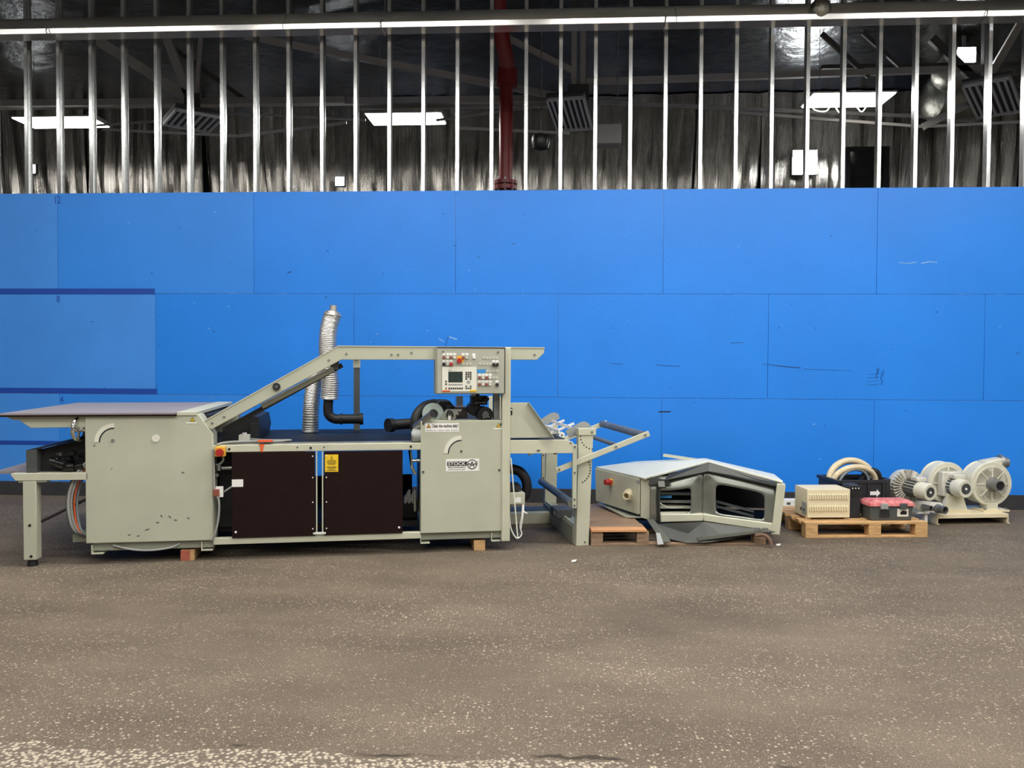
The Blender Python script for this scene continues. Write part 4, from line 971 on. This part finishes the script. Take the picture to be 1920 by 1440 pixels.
for i in range(4):
    t = .15+i*.24; S().cyl((.25+.08*t, -.165+.07*t, .01), (.25+.08*t, -.165+.07*t, .31), .011, n=8).o('crate_rib', crateblk, CR)
S().prism([(.075, .185), (.145, .185), (.145, .165), (.185, .205), (.145, .243), (.145, .222), (.075, .222)], 'y', -.1765, -.1755).o('white_arrow', white, CR, label='white arrow pointing right')
S().box(.068, .19, -.1755, -.16, .155, .25).o('arrow_patch', crateblk, CR)
S().cyl((-.19, -.16, .27), (-.19, -.165, .27), .012, n=10).o('crate_hole', ink, CR)
def hoop(label, c, w_, h_, r, m, tilt, yy):
    pts_ = []
    for i in range(17):
        a = PI*(1.12-1.24*i/16); pts_.append((w_*math.cos(a), tilt*math.sin(a)+.02*math.cos(a), max(-.22, h_*math.sin(a))))
    pts_ = [(pts_[0][0]*.9, pts_[0][1], -.2)]+pts_+[(pts_[-1][0]*.9, pts_[-1][1], -.2)]
    t = thing('coiled_hose', label, 'hose', l2(c, yy, .43), R(10), 'hoses coiled in the black crate')
    S().tube(crv(pts_, 4), r, 14).o('hose', m, t)
    S().cyl(pts_[-4], pts_[-3], r*1.12, n=14).o('hose_cuff', black, t)
hoop('thick cream hose forming the outermost hoop in the black crate', .81, .26, .215, .034, hosecream, .04, .75)
hoop('thick cream hose forming the hoop nearest the viewer in the black crate', .80, .245, .165, .03, hosecream, -.03, .68)
hoop('thin grey blue hose forming the innermost hoop in the black crate', .79, .17, .14, .016, hosegrey, -.02, .66)
bt = thing('coiled_hose', 'black hose end lying over the right rim of the black crate', 'hose', l2(.98, .74, .46), R(10), 'hoses coiled in the black crate')
S().tube(crv([(-.14, .0, -.15), (-.06, -.02, .03), (.02, -.03, .085), (.09, -.03, .05), (.12, -.02, -.1)], 6), .034, 14).o('hose', black, bt)
# toolbox
TX = thing('toolbox', 'dark grey plastic toolbox with dusty red lid and grey latches', 'toolbox', l2(.875, .07, .15), R(6.5))
S().hexa([(-.2, 0, 0), (.2, 0, 0), (.2, .2, 0), (-.2, .2, 0)], [(-.215, -.008, .14), (.215, -.008, .14), (.215, .208, .14), (-.215, .208, .14)]).o('body', greydk, TX, bev=.008)
S().hexa([(-.228, -.018, .14), (.228, -.018, .14), (.228, .218, .14), (-.228, .218, .14)], [(-.222, -.012, .168), (.222, -.012, .168), (.222, .212, .168), (-.222, .212, .168)]).hexa([(-.222, -.012, .168), (.222, -.012, .168), (.222, .212, .168), (-.222, .212, .168)], [(-.19, .02, .195), (.19, .02, .195), (.19, .18, .195), (-.19, .18, .195)]).o('lid', pink, TX, bev=.004)
for xx in (-.08, .11): S().box(xx-.035, xx+.035, -.03, -.0, .115, .168).o('latch', grey if xx < 0 else greydk, TX, bev=.004)
S().box(.055, .165, -.008, -.004, .04, .115).o('label_plate', offwhite, TX); S().prism([(.085, .06), (.145, .06), (.15, .09), (.11, .1), (.085, .085)], 'y', -.01, -.008).o('label_print', ink, TX)
S().box(-.12, -.02, -.006, -.002, .03, .1).o('body_recess', crateblk, TX)

# ================================================================ BLOWERS
def motor(parent, c, d, r, l, m, fin=True):
    """fan-cooled motor: finned barrel and cowl with a grille, pointing along d from c"""
    c = Vector(c); d = Vector(d).normalized(); x, y, _ = basis(d)
    mt = S().cyl(c, c+d*l*.62, r*.86, n=24).o('motor_barrel', alucast, parent)
    if fin:
        for i in range(16):
            a = 2*PI*i/16; q = (x*math.cos(a)+y*math.sin(a))
            S().beam(c+q*r*.9+d*.01, c+q*r*.9+d*l*.6, .006, .022).o('fin', greydk, mt)
    S().lathe([(r*.9, l*.5), (r, l*.52), (r, l*.93), (r*.93, l), (r*.62, l), (r*.62, l-.004), (0, l-.004)], c, d, 28).o('fan_cowl', blowerp, parent)
    S().lathe([(0, l-.003), (r*.6, l-.003), (r*.6, l-.001), (0, l-.001)], c, d, 24).o('cowl_grille', greydk, parent)
    for k in (.25, .42): 
        S().tube([c+d*(l)+(x*math.cos(2*PI*i/24)+y*math.sin(2*PI*i/24))*r*k for i in range(25)], .002, 5).o('grille_ring', black, parent)
    S().cyl(c+d*(l-.004), c+d*(l+.004), r*.14, n=12).o('cowl_centre', white, parent)
# skid
SK = thing('blower_skid', 'low cream painted steel skid under the two round blowers', 'skid', (3.87, 8.585, 0), R(9.5))
S().box(.06, .86, 0, .5, .085, .105).box(.06, .86, 0, .012, .065, .085).o('top_plate', cream, SK, bev=.002)
for xx in (.06, .848): S().box(xx, xx+.012, 0, .5, .0, .085).o('end_leg', cream, SK); S().box(xx, xx+.03, 0, .5, 0, .008).o('leg_foot', cream, SK)
def lsk(u, v, z): 
    c, s = math.cos(R(9.5)), math.sin(R(9.5)); return (3.87+u*c-v*s, 8.585+u*s+v*c, z)
def volute(parent, r, cz, depth, y0):
    """round fan casing, disc axis along y"""
    S().lathe([(0, 0), (r*.97, 0), (r, .01), (r, .03), (r*.94, .035), (r*.94, depth-.02), (r*.98, depth-.015), (r*.98, depth), (0, depth)], (0, y0, cz), (0, 1, 0), 44).o('casing', blowerp, parent)
    S().lathe([(r*.80, 0), (r*.80, .008), (r*.77, .008), (r*.77, 0)], (0, y0-.008, cz), (0, 1, 0), 40).o('casing_ring', blowerp, parent)
    for i in range(8):
        a = 2*PI*i/8+PI/8*0; S().beam((r*.3*math.cos(a), y0-.006, cz+r*.3*math.sin(a)), (r*.78*math.cos(a), y0-.006, cz+r*.78*math.sin(a)), .016, .01).o('casing_rib', blowerp, parent)
B2 = thing('round_blower', 'round grey blower with fan cooled motor facing forward, middle of the three blowers', 'blower', lsk(.35, .2, .105), R(9.5), 'blowers')
volute(B2, .222, .29, .17, .06)
motor(B2, (-.01, .05, .265), (.12, -1, 0), .095, .26, blowerp)
S().box(-.12, .12, -.03, .055, .16, .42).o('motor_plate', alucast, B2, bev=.01)
S().box(-.05, .08, -.12, .0, .355, .40).o('terminal_box', alucast, B2, bev=.008)
S().prism([(-.13, .0), (.16, .0), (.09, .2), (-.06, .2)], 'y', -.05, .0).o('pedestal', blowerp, B2)
S().box(-.15, .18, -.08, .16, .0, .02).o('pedestal_foot', cream, B2)
B3 = thing('round_blower', 'round grey blower with open round inlet pipe and side outlet, rightmost of the three blowers', 'blower', lsk(.79, .15, .105), R(9.5), 'blowers')
volute(B3, .236, .285, .19, .02)
S().lathe([(.075, 0), (.075, .02), (.056, .025), (.056, .13), (.046, .13), (.046, .02), (0, .02)], (0, .02, .285), (0, -1, 0), 28).o('inlet_pipe', steel_dull, B3)
S().cyl((0, .005, .285), (0, -.1, .285), .045, n=24).o('pipe_bore', ink, B3)
ot = S().hexa([(-.05, .05, .38), (-.05, .19, .38), (-.05, .19, .525), (-.05, .05, .525)], [(.17, .05, .44), (.17, .19, .44), (.17, .19, .56), (.17, .05, .56)]).o('outlet_neck', blowerp, B3, bev=.02)
S().lathe([(.0, 0), (.08, 0), (.085, .01), (.085, .03), (.06, .035), (.055, .09), (.045, .09), (.045, .04), (0, .04)], (.15, .12, .505), (1, -.15, .0), 28).o('outlet_pipe', steel_dull, B3)
S().box(-.06, .06, -.0, .12, .0, .08).o('pedestal', blowerp, B3); S().box(-.14, .16, -.05, .16, .0, .02).o('pedestal_foot', cream, B3)
for xx in (-.11, .13): S().cyl((xx, -.03, .02), (xx, -.03, .035), .012, n=8).o('bolt', steel_dull, B3)
# side channel blower on the pallet corner
B1 = thing('side_channel_blower', 'side channel blower with ribbed ring housing and motor beside black crate', 'blower', l2(1.40, .58, -.04), R(6.5), 'blowers')
rg = S().lathe([(.07, .0), (.15, -.01), (.165, .02), (.165, .09), (.15, .12), (.07, .11)], (-.03, .10, .43), (0, 1, 0), 40).o('ring_housing', alucast, B1)
for i in range(30):
    a = 2*PI*i/30
    q = Vector((math.cos(a), 0, math.sin(a)))
    S().beam(Vector((-.03, .085, .43))+q*.085, Vector((-.03, .085, .43))+q*.172, .06, .008).o('cooling_rib', alucast, rg)
motor(B1, (-.02, .10, .42), (.28, -1, -.05), .088, .29, blowerp)
S().box(-.02, .09, -.06, .06, .50, .54).o('terminal_box', alucast, B1, bev=.006)
S().cyl((-.14, .08, .235), (.16, .06, .225), .055, n=24).o('silencer', alucast, B1)
S().cyl((.16, .06, .23), (.30, .05, .215), .05, n=24).o('silencer', alucast, B1)
for c, r in (((.10, .02, .225), .034), ((.24, .0, .21), .048)):
    c = Vector(c); dd = Vector((.3, -1, 0)).normalized()
    S().lathe([(r, 0), (r, .02), (r*.85, .022), (r*.85, .1), (r*.7, .1), (r*.7, .02), (0, .02)], c, dd, 22).o('port_pipe', steel_dull, B1)
    S().cyl(c+dd*.02, c+dd*.07, r*.68, n=18).o('pipe_bore', ink, B1)
S().box(-.12, .16, .0, .14, .155, .175).o('bracket', white, B1, bev=.003)
for a in (-.1, .12): S().box(a, a+.03, .02, .12, .04, .155).o('bracket_leg', white, B1)
S().box(-.09, .02, -.03, .0, .175, .21).o('blue_tag', hosegrey, B1)

# ---- white rails lying behind
for i, (x, y, l_, z, lb) in enumerate(((2.5, 9.1, .62, .0, 'white slotted metal rail on the floor behind the cream box'),)):
    t = thing('metal_rail', lb, 'metal rail', (x, y, z), R(4))
    S().box(-.1, l_, 0, .1, .06, .155).o('rail_body', white, t, bev=.004)
    for k in range(5): S().box(-.06+k*.1, -.02+k*.1, -.002, 0, .1, .125).o('slot', greydk, t)
    S().box(-.14, l_-.1, -.04, .1, 0, .06).o('lower_rail', offwhite, t, bev=.003)
# ---- paper scraps on the floor
for i, (x, y, lb) in enumerate(((.14, 6.75, 'scrap of white paper on the floor before the roll stand'), (2.02, 7.5, 'scrap of white paper on the floor between the two pallets'))):
    o_ = S().slab([(-.02, -.03, .004), (.015, -.025, .008), (.03, .03, .012), (-.012, .035, .005)], .002).o('paper_scrap', paperm)
    o_.location = (x, y, 0); tag(o_, lb, 'paper scrap')
